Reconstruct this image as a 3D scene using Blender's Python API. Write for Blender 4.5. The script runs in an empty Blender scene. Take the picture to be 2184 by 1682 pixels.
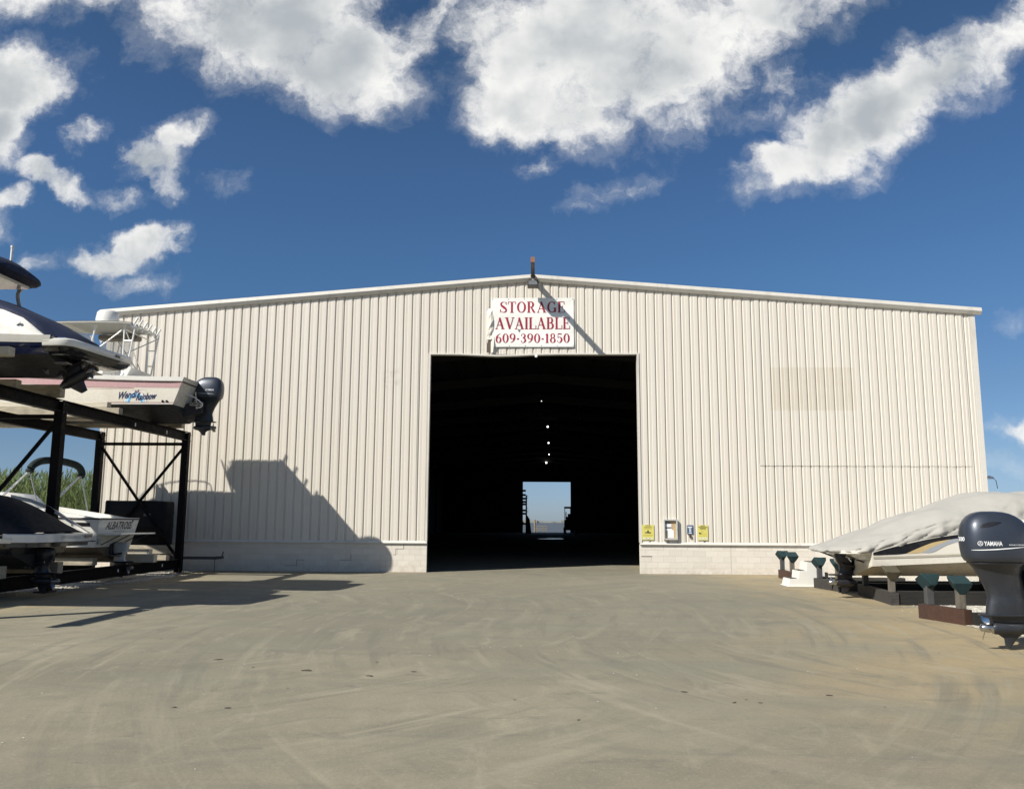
import bpy, bmesh, math, random
from mathutils import Vector, Matrix, noise
from mathutils.bvhtree import BVHTree
random.seed(7)
SC = bpy.context.scene
COL = SC.collection
PI = math.pi

# ------------------------------------------------------------------ camera
CAM_LOC = Vector((0.0803, -29.0035, 1.7367))
cam_d = bpy.data.cameras.new('camera')
cam = bpy.data.objects.new('camera', cam_d)
COL.objects.link(cam)
pitch, roll, yaw = 0.1488, 0.0054, -0.0302
fw = Vector((math.sin(yaw)*math.cos(pitch), math.cos(yaw)*math.cos(pitch), math.sin(pitch)))
rt0 = Vector((math.cos(yaw), -math.sin(yaw), 0)); up0 = rt0.cross(fw)
rt = rt0*math.cos(roll) + up0*math.sin(roll)
up = -rt0*math.sin(roll) + up0*math.cos(roll)
M = Matrix((rt, up, -fw)).transposed().to_4x4(); M.translation = CAM_LOC
cam.matrix_world = M
cam_d.sensor_width = 36; cam_d.sensor_fit = 'HORIZONTAL'
cam_d.lens = 36*1796.1/2184
cam_d.clip_start = 0.1; cam_d.clip_end = 6000
SC.camera = cam

# ------------------------------------------------------------------ light, sky, exposure
LDIR = Vector((1.2, 1.0, -1.34)).normalized()          # the way the sunlight travels
SUN_EL = math.asin(-LDIR.z)
SUN_AZ = math.atan2(-LDIR.x, -LDIR.y)                  # clockwise from +y
SUN_STRENGTH = 5.0
SKY_STRENGTH = 0.05
EXPOSURE = 0.43
SC.view_settings.view_transform = 'Standard'
SC.view_settings.look = 'None'
SC.view_settings.exposure = EXPOSURE
SC.view_settings.gamma = 1
SC.view_settings.use_curve_mapping = False
sd = bpy.data.lights.new('sun', 'SUN'); sd.energy = SUN_STRENGTH; sd.angle = math.radians(0.53); sd.color = (1.0, 0.955, 0.87)
sun = bpy.data.objects.new('sun', sd); COL.objects.link(sun)
sun.rotation_euler = LDIR.to_track_quat('-Z', 'Y').to_euler(); sun.location = (-40, -40, 50)

world = bpy.data.worlds.new('World'); SC.world = world; world.use_nodes = True
WN = world.node_tree.nodes; WL = world.node_tree.links
WN.clear()
def wn(t, **k):
    n = WN.new(t)
    for a, b in k.items(): setattr(n, a, b)
    return n
def wmath(op, a, b=None, clamp=False):
    n = wn('ShaderNodeMath', operation=op, use_clamp=clamp)
    for i, v in enumerate((a, b)):
        if v is None: continue
        if isinstance(v, (int, float)): n.inputs[i].default_value = v
        else: WL.new(v, n.inputs[i])
    return n.outputs[0]
def wvec(op, a, b=None, scale=None):
    n = wn('ShaderNodeVectorMath', operation=op)
    for i, v in enumerate((a, b)):
        if v is None: continue
        if isinstance(v, tuple): n.inputs[i].default_value = v
        else: WL.new(v, n.inputs[i])
    if scale is not None: n.inputs['Scale'].default_value = scale
    return n.outputs['Value'] if op == 'LENGTH' else n.outputs[0]
def wnoise(vec, scale, detail, rough, col=False, dist=0.0):
    n = wn('ShaderNodeTexNoise'); n.inputs['Scale'].default_value = scale
    n.inputs['Detail'].default_value = detail; n.inputs['Roughness'].default_value = rough; n.inputs['Distortion'].default_value = dist
    WL.new(vec, n.inputs['Vector'])
    return n.outputs['Color' if col else 'Fac']
def wsmooth(v, lo, hi):
    n = wn('ShaderNodeMapRange', interpolation_type='SMOOTHSTEP')
    n.inputs['From Min'].default_value = lo; n.inputs['From Max'].default_value = hi
    WL.new(v, n.inputs['Value']); return n.outputs['Result']
def wmix(f, a, b):
    n = wn('ShaderNodeMix', data_type='RGBA')
    if isinstance(f, (int, float)): n.inputs[0].default_value = f
    else: WL.new(f, n.inputs[0])
    for i, v in ((6, a), (7, b)):
        if isinstance(v, tuple): n.inputs[i].default_value = v
        else: WL.new(v, n.inputs[i])
    return n.outputs[2]

sky = wn('ShaderNodeTexSky', sky_type='NISHITA', sun_disc=False)
sky.sun_elevation = SUN_EL; sky.sun_rotation = SUN_AZ
sky.altitude = 0; sky.air_density = 1.0; sky.dust_density = 0.25; sky.ozone_density = 3.0
tc = wn('ShaderNodeTexCoord')
sep = wn('ShaderNodeSeparateXYZ'); WL.new(tc.outputs['Generated'], sep.inputs[0])
den = wmath('ADD', wmath('ABSOLUTE', sep.outputs['Y']), 0.03)
cx_ = wmath('DIVIDE', sep.outputs['X'], den); cz_ = wmath('DIVIDE', sep.outputs['Z'], den)
comb = wn('ShaderNodeCombineXYZ'); WL.new(cx_, comb.inputs[0]); WL.new(cz_, comb.inputs[1])
P0 = comb.outputs[0]
w1 = wvec('SCALE', wvec('SUBTRACT', wnoise(P0, 3.5, 3, 0.5, True), (0.5, 0.5, 0.5)), scale=0.085)
w2 = wvec('SCALE', wvec('SUBTRACT', wnoise(P0, 16.0, 5, 0.6, True), (0.5, 0.5, 0.5)), scale=0.075)
PW = wvec('MULTIPLY', wvec('ADD', wvec('ADD', P0, w1), w2), (1, 1, 0))
def px_dir(u, v):
    w = fw + rt*((u-1092)/1796.1) + up*((841-v)/1796.1)
    return w.x/w.y, w.z/w.y
# clouds of this sky: where each stands (azimuth / height ratios), its half axes, tilt and thickness
CLOUDS = [(150, -10, 250, 62, 0, 1.0), (470, 50, 150, 95, 0, 1.0), (600, 95, 170, 105, 0, 1.15), (740, 165, 150, 90, 12, 1.1),
          (820, 175, 105, 62, -18, .95), (900, 110, 80, 38, -35, .6), (970, 50, 80, 34, -30, .55), (700, 20, 130, 100, 0, 1.0),
          (1130, 130, 150, 150, 0, 1.1), (1120, 245, 130, 78, 0, 1.1), (1300, 130, 230, 160, 0, 1.2), (1240, 275, 120, 62, 0, 1.0),
          (1440, 110, 210, 105, -22, 1.1), (1620, 40, 220, 72, -15, .9), (1810, 0, 120, 40, -20, .6), (1340, 270, 110, 45, -10, .55),
          (1625, 385, 90, 46, -12, 1.1), (1730, 330, 110, 80, -35, 1.15), (1830, 265, 170, 78, -30, 1.15), (1960, 175, 170, 62, -28, 1.1),
          (2090, 110, 130, 48, -38, 1.0), (2180, 20, 70, 60, -40, 1.0), (1640, 240, 75, 75, -40, .5), (1990, 215, 80, 42, -10, .55),
          (70, 205, 118, 82, 10, 1.2), (15, 300, 105, 95, 0, 1.1), (230, 328, 50, 24, -35, .62), (400, 325, 78, 34, -22, .95),
          (355, 375, 72, 48, 30, 1.0), (380, 425, 38, 40, 0, .75), (150, 418, 92, 32, 22, .9), (60, 470, 66, 22, -28, .72), (5, 500, 40, 42, 0, .6),
          (250, 572, 95, 36, 0, .9), (330, 545, 80, 30, -14, .9), (392, 545, 34, 18, 0, .6), (335, 618, 75, 24, 0, .6), (115, 585, 48, 24, 0, .62),
          (1160, 372, 58, 24, -8, .62), (1255, 462, 56, 24, -8, .42), (1350, 425, 60, 22, -25, .5), (1290, 430, 70, 26, -20, .4),
          (2165, 918, 70, 30, -8, 1.0), (2230, 905, 80, 34, 0, 1.0), (2130, 700, 34, 20, 0, .36), (2125, 1000, 40, 20, 0, .3),
          (485, 440, 45, 24, -15, .4), (1800, 415, 62, 26, -35, .38), (310, 450, 60, 22, 0, .32), (1500, 262, 50, 18, -8, .3)]
field = None
for (u, v, a, b, rot, wgt) in CLOUDS:
    c = px_dir(u, v); ex = px_dir(u+a, v); ey = px_dir(u, v+b)
    sa = math.hypot(ex[0]-c[0], ex[1]-c[1]); sb = math.hypot(ey[0]-c[0], ey[1]-c[1])
    kz = 1.24 if a > 108 or u > 1500 else 1.06
    mp = wn('ShaderNodeMapping', vector_type='TEXTURE')
    mp.inputs['Location'].default_value = (c[0], c[1], 0); mp.inputs['Rotation'].default_value = (0, 0, math.radians(-rot))
    mp.inputs['Scale'].default_value = (sa*kz, sb*kz, 1)
    WL.new(PW, mp.inputs['Vector'])
    r = wvec('LENGTH', mp.outputs[0])
    f = wmath('MULTIPLY', wmath('SUBTRACT', 1.0, wmath('MULTIPLY', r, r)), wgt)
    f = wmath('ADD', f, (wgt-1.0)*0.35)
    field = f if field is None else wmath('MAXIMUM', field, f)
field = wmath('MAXIMUM', field, -1.0)
PQ = wvec('ADD', P0, wvec('SCALE', w2, scale=0.8))
n1 = wnoise(PQ, 13.0, 12, 0.66)
n2 = wnoise(P0, 4.2, 5, 0.5)
n3 = wnoise(PQ, 40.0, 6, 0.6)
tex = wmath('ADD', wmath('MULTIPLY', wmath('SUBTRACT', n1, 0.5), 2.6), wmath('ADD', wmath('MULTIPLY', wmath('SUBTRACT', n2, 0.5), 1.0), wmath('MULTIPLY', wmath('SUBTRACT', n3, 0.5), 0.7)))
dens = wmath('ADD', wmath('MULTIPLY', field, 1.15), tex)
veil = wmath('MULTIPLY', wsmooth(wmath('ADD', wmath('MULTIPLY', field, 1.15), wmath('MULTIPLY', wmath('SUBTRACT', n1, 0.5), 4.2)), -0.55, 0.9), 0.20)
alpha = wmath('MAXIMUM', wmath('POWER', wsmooth(dens, -0.15, 1.2), 1.3), veil)
# relief: billows catch the light on the side turned to the sun, thick middles go grey
nb = wnoise(P0, 4.6, 4, 0.45, dist=0.3); ns = wnoise(wvec('ADD', P0, (-0.04, 0.045, 0.0)), 4.6, 4, 0.45, dist=0.3)
nf = wnoise(PQ, 17.0, 6, 0.55); nfs = wnoise(wvec('ADD', PQ, (-0.012, 0.014, 0.0)), 17.0, 6, 0.55)
relief = wmath('ADD', wmath('MULTIPLY', wmath('SUBTRACT', nb, ns), 2.2), wmath('MULTIPLY', wmath('SUBTRACT', nf, nfs), 0.30))
thick = wsmooth(wmath('ADD', field, wmath('MULTIPLY', wmath('SUBTRACT', n2, 0.5), 3.4)), 0.40, 1.75)
shade = wmath('ADD', wmath('SUBTRACT', 0.95, wmath('MULTIPLY', thick, 0.86)), relief)
ccol = wmix(wsmooth(shade, 0.05, 1.05), (6.7, 7.3, 7.8, 1), (14.4, 14.3, 13.9, 1))
# the deep saturated blue of this day's sky: the physical sky graded by height
ramp = wn('ShaderNodeValToRGB'); WL.new(wmath('MAXIMUM', sep.outputs['Z'], 0.0), ramp.inputs[0])
els = ramp.color_ramp.elements
for i, (p, c) in enumerate(((0.0, (.35, .455, .735)), (.03, (.35, .45, .72)), (.07, (.37, .44, .60)), (.15, (.40, .455, .55)), (.28, (.415, .515, .60)), (.40, (.46, .53, .61)), (.5, (.45, .51, .55)), (1.0, (.45, .5, .53)))):
    e = els[i] if i < 2 else els.new(p)
    e.position = p; e.color = (*c, 1)
hsv = wn('ShaderNodeHueSaturation'); hsv.inputs['Saturation'].default_value = 1.12
WL.new(sky.outputs[0], hsv.inputs['Color'])
grade = wvec('SCALE', wvec('MULTIPLY', hsv.outputs[0], ramp.outputs[0]), scale=2.0)
wcol = wmix(alpha, grade, ccol)
bg = wn('ShaderNodeBackground'); bg.inputs['Strength'].default_value = SKY_STRENGTH
WL.new(wcol, bg.inputs['Color'])
wout = wn('ShaderNodeOutputWorld'); WL.new(bg.outputs[0], wout.inputs['Surface'])
SC.cycles.max_bounces = 8

# ------------------------------------------------------------------ materials
MATS = {}
class NT:
    def __init__(s, name):
        s.m = bpy.data.materials.new(name); s.m.use_nodes = True
        s.n = s.m.node_tree.nodes; s.l = s.m.node_tree.links
        s.b = s.n['Principled BSDF']
        s.geo = s.n.new('ShaderNodeNewGeometry'); s.pos = s.geo.outputs['Position']
        s.tc = s.n.new('ShaderNodeTexCoord')
    def set(s, **k):
        for a, v in k.items():
            s.b.inputs[a.replace('_', ' ')].default_value = v
    def put(s, node, sock, v):
        if v is None: return
        if hasattr(v, 'is_output'): s.l.new(v, node.inputs[sock])
        else: node.inputs[sock].default_value = v
    def math(s, op, a, b=None, c=None, clamp=False):
        n = s.n.new('ShaderNodeMath'); n.operation = op; n.use_clamp = clamp
        for i, v in enumerate((a, b, c)): s.put(n, i, v)
        return n.outputs[0]
    def mapping(s, v, scale=(1, 1, 1), rot=(0, 0, 0), loc=(0, 0, 0)):
        n = s.n.new('ShaderNodeMapping'); s.l.new(v, n.inputs['Vector'])
        n.inputs['Scale'].default_value = scale; n.inputs['Rotation'].default_value = rot; n.inputs['Location'].default_value = loc
        return n.outputs[0]
    def noise(s, v, scale, detail=4, rough=.55, dist=0., col=False):
        n = s.n.new('ShaderNodeTexNoise'); s.l.new(v, n.inputs['Vector'])
        n.inputs['Scale'].default_value = scale; n.inputs['Detail'].default_value = detail
        n.inputs['Roughness'].default_value = rough; n.inputs['Distortion'].default_value = dist
        return n.outputs['Color' if col else 'Fac']
    def voronoi(s, v, scale, feature='F1', out='Distance'):
        n = s.n.new('ShaderNodeTexVoronoi'); s.l.new(v, n.inputs['Vector']); n.inputs['Scale'].default_value = scale; n.feature = feature
        return n.outputs[out]
    def rng(s, v, a, b, c=0., d=1., smooth=True):
        n = s.n.new('ShaderNodeMapRange'); n.interpolation_type = 'SMOOTHSTEP' if smooth else 'LINEAR'
        s.l.new(v, n.inputs['Value'])
        for k, x in (('From Min', a), ('From Max', b), ('To Min', c), ('To Max', d)): n.inputs[k].default_value = x
        return n.outputs['Result']
    def mix(s, f, a, b, blend='MIX'):
        n = s.n.new('ShaderNodeMix'); n.data_type = 'RGBA'; n.blend_type = blend
        s.put(n, 0, f); s.put(n, 6, a if not isinstance(a, tuple) else (*a, 1)[:4]); s.put(n, 7, b if not isinstance(b, tuple) else (*b, 1)[:4])
        return n.outputs[2]
    def sep(s, v):
        n = s.n.new('ShaderNodeSeparateXYZ'); s.l.new(v, n.inputs[0]); return n.outputs
    def bump(s, h, strength=.3, dist=.01):
        n = s.n.new('ShaderNodeBump'); n.inputs['Strength'].default_value = strength; n.inputs['Distance'].default_value = dist
        s.l.new(h, n.inputs['Height']); s.l.new(n.outputs[0], s.b.inputs['Normal'])
    def color(s, c): s.put(s.b, 'Base Color', c if not isinstance(c, tuple) else (*c, 1)[:4])
    def rough(s, r): s.put(s.b, 'Roughness', r)

def simple(name, col, rough=.5, metal=0., var=.12, vs=4., bump=0., bs=40., coat=0., spec=.5, dirt=None, ds=1.5):
    if name in MATS: return MATS[name]
    t = NT(name); t.set(Metallic=metal); t.b.inputs['Coat Weight'].default_value = coat; t.b.inputs['Specular IOR Level'].default_value = spec
    n = t.noise(t.pos, vs, 5, .6)
    a = tuple(c*(1-var) for c in col); b = tuple(min(1, c*(1+var)) for c in col)
    c = t.mix(n, a, b)
    if dirt:
        d = t.rng(t.noise(t.mapping(t.pos, (1, 1, .35)), ds, 7, .65), .5, .72)
        c = t.mix(t.math('MULTIPLY', d, dirt[3]), c, dirt[:3])
    t.color(c)
    t.rough(t.rng(t.noise(t.pos, vs*2.3, 3), .3, .7, max(0, rough-.08), min(1, rough+.08)))
    if bump: t.bump(t.noise(t.pos, bs, 5, .6), bump, .01)
    MATS[name] = t.m; return t.m

# painted ribbed steel with faint streaks, a weathered rectangle where a sign hung
def wall_mat(name, tint=(0.635, 0.595, 0.52), ghost=True):
    t = NT(name)
    x, y, z = t.sep(t.pos)
    inf = t.n.new('ShaderNodeObjectInfo')
    c = t.mix(inf.outputs['Random'], tuple(v*.972 for v in tint), tuple(v*1.018 for v in tint))
    pan = t.noise(t.mapping(t.pos, (2.6, 0, .05)), 1.0, 4, .6)
    c = t.mix(t.rng(pan, .3, .7), c, t.mix(.5, c, (tint[0]*1.0, tint[1]*.955, tint[2]*.95)))
    green = t.rng(t.noise(t.mapping(t.pos, (1.9, 0, .12), loc=(7, 0, 3)), 1.0, 3, .5), .55, .75)
    c = t.mix(t.math('MULTIPLY', green, .45), c, (tint[0]*.93, tint[1]*1.0, tint[2]*.97))
    st = t.rng(t.noise(t.mapping(t.pos, (14, 0, .25)), 1.0, 6, .65), .58, .8)
    c = t.mix(t.math('MULTIPLY', st, .22), c, (tint[0]*.72, tint[1]*.68, tint[2]*.6))
    low = t.math('MULTIPLY', t.rng(z, 1.9, .9), t.rng(t.noise(t.mapping(t.pos, (5, 0, 2)), 1, 6, .7), .45, .75))
    c = t.mix(t.math('MULTIPLY', low, .2), c, (tint[0]*.7, tint[1]*.62, tint[2]*.5))
    if ghost:
        def box(x0, x1, z0, z1, e):
            g = t.math('MULTIPLY', t.rng(x, x0-e, x0+e), t.rng(x, x1+e, x1-e))
            return t.math('MULTIPLY', g, t.math('MULTIPLY', t.rng(z, z0-e, z0+e), t.rng(z, z1+e, z1-e)))
        c = t.mix(t.math('MULTIPLY', t.math('MULTIPLY', box(8.12, 10.98, 5.53, 7.03, .03), t.rng(t.noise(t.pos, 2.2, 5), .2, .7, .6, 1.0)), .72), c, (tint[0]*.86, tint[1]*.83, tint[2]*.76))
        c = t.mix(t.math('MULTIPLY', box(-5.3, -4.75, 6.3, 6.95, .12), t.math('MULTIPLY', t.rng(t.noise(t.pos, 6, 4), .45, .6), .5)), c, (tint[0]*.75, tint[1]*.74, tint[2]*.72))
    t.color(c); t.set(Roughness=.42)
    t.bump(t.noise(t.mapping(t.pos, (1, 1, .6)), 3.2, 3, .5), .12, .03)
    return t.m
M_WALL = wall_mat('painted_steel')
M_TRIM = simple('trim_paint', (.62, .59, .53), .4, var=.05, dirt=(.3, .27, .22, .35))
M_SOFFIT = simple('trim_underside', (.4, .385, .35), .5, var=.06)
t = NT('painted_block')
inf = t.n.new('ShaderNodeObjectInfo')
c = t.mix(inf.outputs['Random'], (.60, .555, .485), (.66, .615, .54))
c = t.mix(t.math('MULTIPLY', t.rng(t.noise(t.pos, 2.2, 7, .7), .52, .75), .35), c, (.5, .43, .35))
z_ = t.sep(t.pos)[2]
c = t.mix(t.math('MULTIPLY', t.math('MULTIPLY', t.rng(z_, .45, 0), t.rng(t.noise(t.pos, 5, 6, .7), .35, .7)), .5), c, (.42, .36, .27))
t.color(c); t.set(Roughness=.75); t.bump(t.noise(t.pos, 60, 6, .7), .35, .006)
M_BLOCK = t.m
M_MORTAR = simple('painted_mortar', (.565, .52, .45), .8, var=.12, bump=.3)
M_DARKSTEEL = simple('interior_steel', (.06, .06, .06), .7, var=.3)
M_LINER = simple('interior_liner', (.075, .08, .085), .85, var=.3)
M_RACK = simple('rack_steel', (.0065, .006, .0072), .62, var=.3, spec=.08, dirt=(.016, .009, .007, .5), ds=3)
M_RUST = simple('rusty_steel', (.055, .024, .014), .8, var=.5, vs=12, bump=.3, dirt=(.03, .018, .014, .7))
M_WOOD = None
def wood(name, col, dark=.55, along=0):
    if name in MATS: return MATS[name]
    t = NT(name)
    sc = [9, 9, 9]; sc[along] = .9
    g = t.noise(t.mapping(t.pos, tuple(sc)), 3.0, 7, .68)
    c = t.mix(t.rng(g, .35, .7), tuple(v*dark for v in col), col)
    c = t.mix(t.math('MULTIPLY', t.rng(t.noise(t.pos, 3, 5, .6), .5, .7), .5), c, tuple(v*dark*.8 for v in col))
    t.color(c); t.set(Roughness=.85); t.bump(g, .5, .008)
    MATS[name] = t.m; return t.m
M_BUNK = wood('weathered_bunk', (.50, .44, .33), .62)
M_BUNKLT = wood('pale_bunk', (.68, .62, .49), .75)
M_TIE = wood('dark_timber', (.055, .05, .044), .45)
M_TIED = wood('shaded_creosote_timber', (.018, .016, .014), .5)  # creosote black timber, with the shade on those beams put into its colour
M_PIL = wood('piling_wood', (.33, .28, .21), .6, 2)
M_GEL = simple('white_gelcoat', (.73, .715, .665), .22, var=.03, coat=.4, dirt=(.55, .5, .4, .25))
M_GEL2 = simple('cream_gelcoat', (.71, .67, .58), .25, var=.03, coat=.4, dirt=(.5, .44, .33, .3))
M_PINK = simple('pink_stripe', (.52, .33, .33), .3, var=.05, coat=.3)
M_NAVY = simple('navy_gelcoat', (.012, .018, .055), .15, var=.1, coat=.6)
M_BLACKGEL = simple('black_gelcoat', (.012, .013, .016), .2, var=.1, coat=.4)
M_BOTTOM = simple('antifouling_black', (.017, .018, .02), .7, var=.25, dirt=(.06, .055, .045, .6))
M_BOTBROWN = simple('antifouling_brown', (.10, .082, .06), .8, var=.25, dirt=(.2, .17, .12, .5))
M_CANVASN = simple('navy_canvas', (.005, .013, .045), .8, var=.2, bump=.25, bs=14)
M_CANVASB = simple('black_canvas', (.004, .005, .010), .75, var=.2, bump=.2, bs=14)
M_CANVASG = simple('green_canvas', (.006, .018, .017), .85, var=.2, bump=.2, bs=14)
M_ALU = simple('aluminium_tube', (.62, .62, .61), .3, metal=.9, var=.05)
M_WTUBE = simple('white_tube', (.78, .78, .75), .3, var=.04)
M_STEEL = simple('stainless_steel', (.6, .6, .6), .2, metal=1, var=.05)
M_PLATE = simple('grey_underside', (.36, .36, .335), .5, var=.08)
M_DRIVE = simple('drive_black', (.014, .014, .018), .35, var=.2, dirt=(.05, .05, .05, .4))
M_DRIVEW = simple('drive_grey', (.5, .5, .48), .5, var=.15, dirt=(.15, .13, .1, .6), ds=4)
M_PROP = simple('propeller_metal', (.24, .22, .21), .35, metal=.8, var=.2)
M_PROPST = simple('propeller_steel', (.5, .5, .5), .22, metal=1, var=.1)
M_CRIM = simple('crimson_paint', (.31, .012, .042), .5, var=.08)
M_INKW = simple('white_lettering', (.78, .79, .8), .35, var=.02)
M_INKK = simple('black_lettering', (.02, .02, .022), .4, var=.05)
M_INKN = simple('navy_lettering', (.02, .03, .09), .4, var=.05)
M_SKYB = simple('rainbow_blue', (.13, .42, .72), .35, var=.08)
M_SKYL = simple('rainbow_pale', (.45, .70, .85), .35, var=.05)
M_SIGNY = simple('yellow_sign', (.62, .56, .15), .4, var=.05)
M_SIGNB = simple('blue_sign', (.03, .075, .16), .4, var=.05)
M_PAPER = simple('paper_white', (.82, .83, .84), .6, var=.02)
M_CORK = simple('cork', (.45, .33, .19), .9, var=.2, vs=30)
M_ALUF = simple('grey_frame', (.55, .55, .53), .4, metal=.3, var=.05)
M_GLASSY = simple('dark_backing', (.17, .18, .19), .3, var=.1)
M_CARPET = simple('green_carpet', (.009, .030, .033), .95, var=.35, vs=18, bump=.5, bs=60)
M_CARPETD = simple('dark_carpet', (.03, .04, .035), .95, var=.35, vs=18, bump=.5, bs=60)
M_CARPETR = simple('rust_carpet', (.07, .06, .035), .95, var=.35, vs=18, bump=.5, bs=60)
M_STEPS = simple('white_fibreglass', (.68, .67, .62), .4, var=.02)
M_TREAD = simple('tread_pad', (.03, .03, .028), .9, var=.2)
M_TANK = simple('black_plastic', (.007, .007, .009), .5, var=.2, spec=.2)
M_TYRE = simple('tyre_rubber', (.015, .015, .015), .85, var=.2)
M_LAMPK = simple('lamp_housing', (.045, .036, .032), .5, var=.2, dirt=(.12, .05, .03, .5), ds=4)
M_ORANGE = simple('rusty_orange', (.27, .12, .065), .8, var=.3, vs=20)
M_TAN = simple('tan_stripe', (.50, .38, .19), .35, var=.05)
M_GREYS = simple('grey_stripe', (.33, .35, .38), .35, var=.05)
M_CONC = simple('bulkhead_concrete', (.35, .33, .28), .85, var=.15)
M_WHITESHELL = simple('shell_white', (.50, .48, .42), .6, var=.15, vs=20)
M_LEAF = simple('dry_leaf', (.075, .06, .045), .85, var=.4, vs=15)

def motor_mat(name, col):
    t = NT(name); t.color(col); t.set(Metallic=.4, Roughness=.45); t.b.inputs['Coat Weight'].default_value = .35; t.b.inputs['Coat Roughness'].default_value = .26
    f = t.noise(t.pos, 900, 2, .5); t.color(t.mix(t.rng(f, .3, .7), tuple(v*.9 for v in col), tuple(v*1.12 for v in col)))
    t.rough(t.rng(t.noise(t.pos, 5, 4), .3, .7, .40, .50))
    return t.m
M_COWL = motor_mat('motor_cowl_paint', (.037, .046, .064))
M_MID = simple('motor_leg_paint', (.017, .020, .026), .5, var=.12, coat=.2, dirt=(.07, .07, .07, .3))

def cloth(name, col):
    t = NT(name)
    c = t.mix(t.noise(t.pos, 1.2, 5, .6), tuple(v*.93 for v in col), tuple(v*1.04 for v in col))
    d = t.rng(t.noise(t.mapping(t.pos, (1, 1, 1.5)), 1.7, 7, .65), .58, .75)
    c = t.mix(t.math('MULTIPLY', d, .18), c, tuple(v*.6 for v in col))
    t.color(c); t.set(Roughness=.85)
    t.b.inputs['Sheen Weight'].default_value = .15
    wv = t.noise(t.pos, 4.5, 4, .55, .6)
    t.bump(wv, .28, .05)
    return t.m
M_COVER = cloth('cover_canvas', (.345, .332, .298))
t = NT('banner_vinyl'); t.color(t.mix(t.noise(t.pos, 1.5, 5), (.76, .755, .70), (.82, .815, .77))); t.set(Roughness=.45)
t.bump(t.noise(t.mapping(t.pos, (1.2, 1, 1.2), rot=(0, .6, 0)), 1.3, 3, .5, 1.0), .25, .06)
M_BANNER = t.m
t = NT('clear_curtain'); t.color((.72, .72, .70)); t.set(Roughness=.35, Alpha=.55); M_CURT = t.m
t = NT('lit_bulb'); t.color((1, 1, 1)); t.b.inputs['Emission Color'].default_value = (1, .97, .9, 1); t.b.inputs['Emission Strength'].default_value = 2.5; M_BULB = t.m
t = NT('sea_water'); t.color((.07, .075, .075)); t.set(Roughness=.45); t.bump(t.noise(t.mapping(t.pos, (.25, 1, 1)), .9, 6, .6), .5, .2); M_WATER = t.m
t = NT('puddle_water'); t.color((.04, .04, .04)); t.set(Roughness=.03); M_PUDDLE = t.m

# ground: worn concrete, sand blown in along both sides, sweeping wheel marks, stains
t = NT('yard_concrete')
x, y, z = t.sep(t.pos)
big = t.noise(t.pos, .16, 6, .6, .5)
c = t.mix(t.rng(big, .32, .68), (.185, .176, .15), (.258, .242, .203))
med = t.noise(t.mapping(t.pos, (.55, 1.3, 1), rot=(0, 0, .5)), .9, 8, .66, .8)
c = t.mix(t.math('MULTIPLY', t.rng(med, .42, .7), .55), c, (.15, .147, .13))
med2 = t.noise(t.mapping(t.pos, (1.5, .45, 1), rot=(0, 0, .35), loc=(11, 3, 0)), .8, 8, .62, 1.2)
c = t.mix(t.math('MULTIPLY', t.rng(med2, .52, .74), .6), c, (.32, .298, .25))
pinkish = t.rng(t.noise(t.mapping(t.pos, (.4, 1, 1), loc=(31, 5, 0)), .7, 5, .6), .5, .7)
c = t.mix(t.math('MULTIPLY', pinkish, .4), c, (.245, .212, .185))
# sand drifts
sn = t.math('MULTIPLY', t.math('SUBTRACT', t.noise(t.pos, .45, 7, .65), .5), 7.0)
near_ = t.math('MAXIMUM', t.math('SUBTRACT', -10.0, y), 0.0)
sx1 = t.rng(t.math('ADD', t.math('ADD', x, t.math('MULTIPLY', near_, .26)), sn), 3.6, 8.0)
sx2 = t.rng(t.math('ADD', x, sn), -8.5, -12.0)
far = t.rng(y, -24.5, -16.0)
sandm = t.math('MULTIPLY', t.math('MAXIMUM', sx1, sx2), far, clamp=True)
nearwall = t.math('MULTIPLY', t.math('MULTIPLY', t.rng(t.math('ADD', y, t.math('MULTIPLY', sn, .12)), -1.1, -.1), .8), t.rng(t.math('ABSOLUTE', x), 3.2, 4.2))
sandm = t.math('MAXIMUM', sandm, nearwall)
sand = t.mix(t.noise(t.pos, 2.2, 7, .7), (.29, .225, .135), (.42, .345, .225))
c = t.mix(t.math('MULTIPLY', sandm, .9), c, sand)
# wheel marks: arcs about several turning centres, broken up
wm = None
for (ax, ay, R, wd, k) in ((-9.5, -11, 7.2, .22, .6), (-9.5, -11, 8.9, .22, .5), (9.5, -16, 8.2, .25, .6), (9.5, -16, 10.0, .25, .5), (-14, -2, 13.5, .25, .5),
                        (12, -3, 11.6, .22, .5), (-4, -22, 4.6, .2, .45), (4.5, -24, 5.2, .22, .45), (0, -9, 3.1, .1, .7), (0.8, -8, 4.0, .1, .6), (-2, -30, 17.5, .3, .4), (16, -20, 15.5, .25, .5)):
    dx = t.math('SUBTRACT', x, ax); dy = t.math('SUBTRACT', y, ay)
    r = t.math('SQRT', t.math('ADD', t.math('MULTIPLY', dx, dx), t.math('MULTIPLY', dy, dy)))
    e = t.math('ABSOLUTE', t.math('SUBTRACT', t.math('ADD', r, t.math('MULTIPLY', t.math('SUBTRACT', med2, .5), .5)), R))
    q = t.math('MULTIPLY', t.rng(e, wd, wd*.4), k)
    wm = q if wm is None else t.math('MAXIMUM', wm, q)
brk = t.rng(t.noise(t.mapping(t.pos, (.5, .5, 1), loc=(3, 9, 0)), 1.1, 6, .65), .44, .66)
c = t.mix(t.math('MULTIPLY', t.math('MULTIPLY', wm, brk), .55), c, (.125, .122, .115))
brk2 = t.rng(t.noise(t.mapping(t.pos, (.5, .5, 1), loc=(23, 2, 0)), .8, 6, .65), .5, .68)
c = t.mix(t.math('MULTIPLY', t.math('MULTIPLY', wm, brk2), .5), c, (.34, .32, .275))
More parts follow.
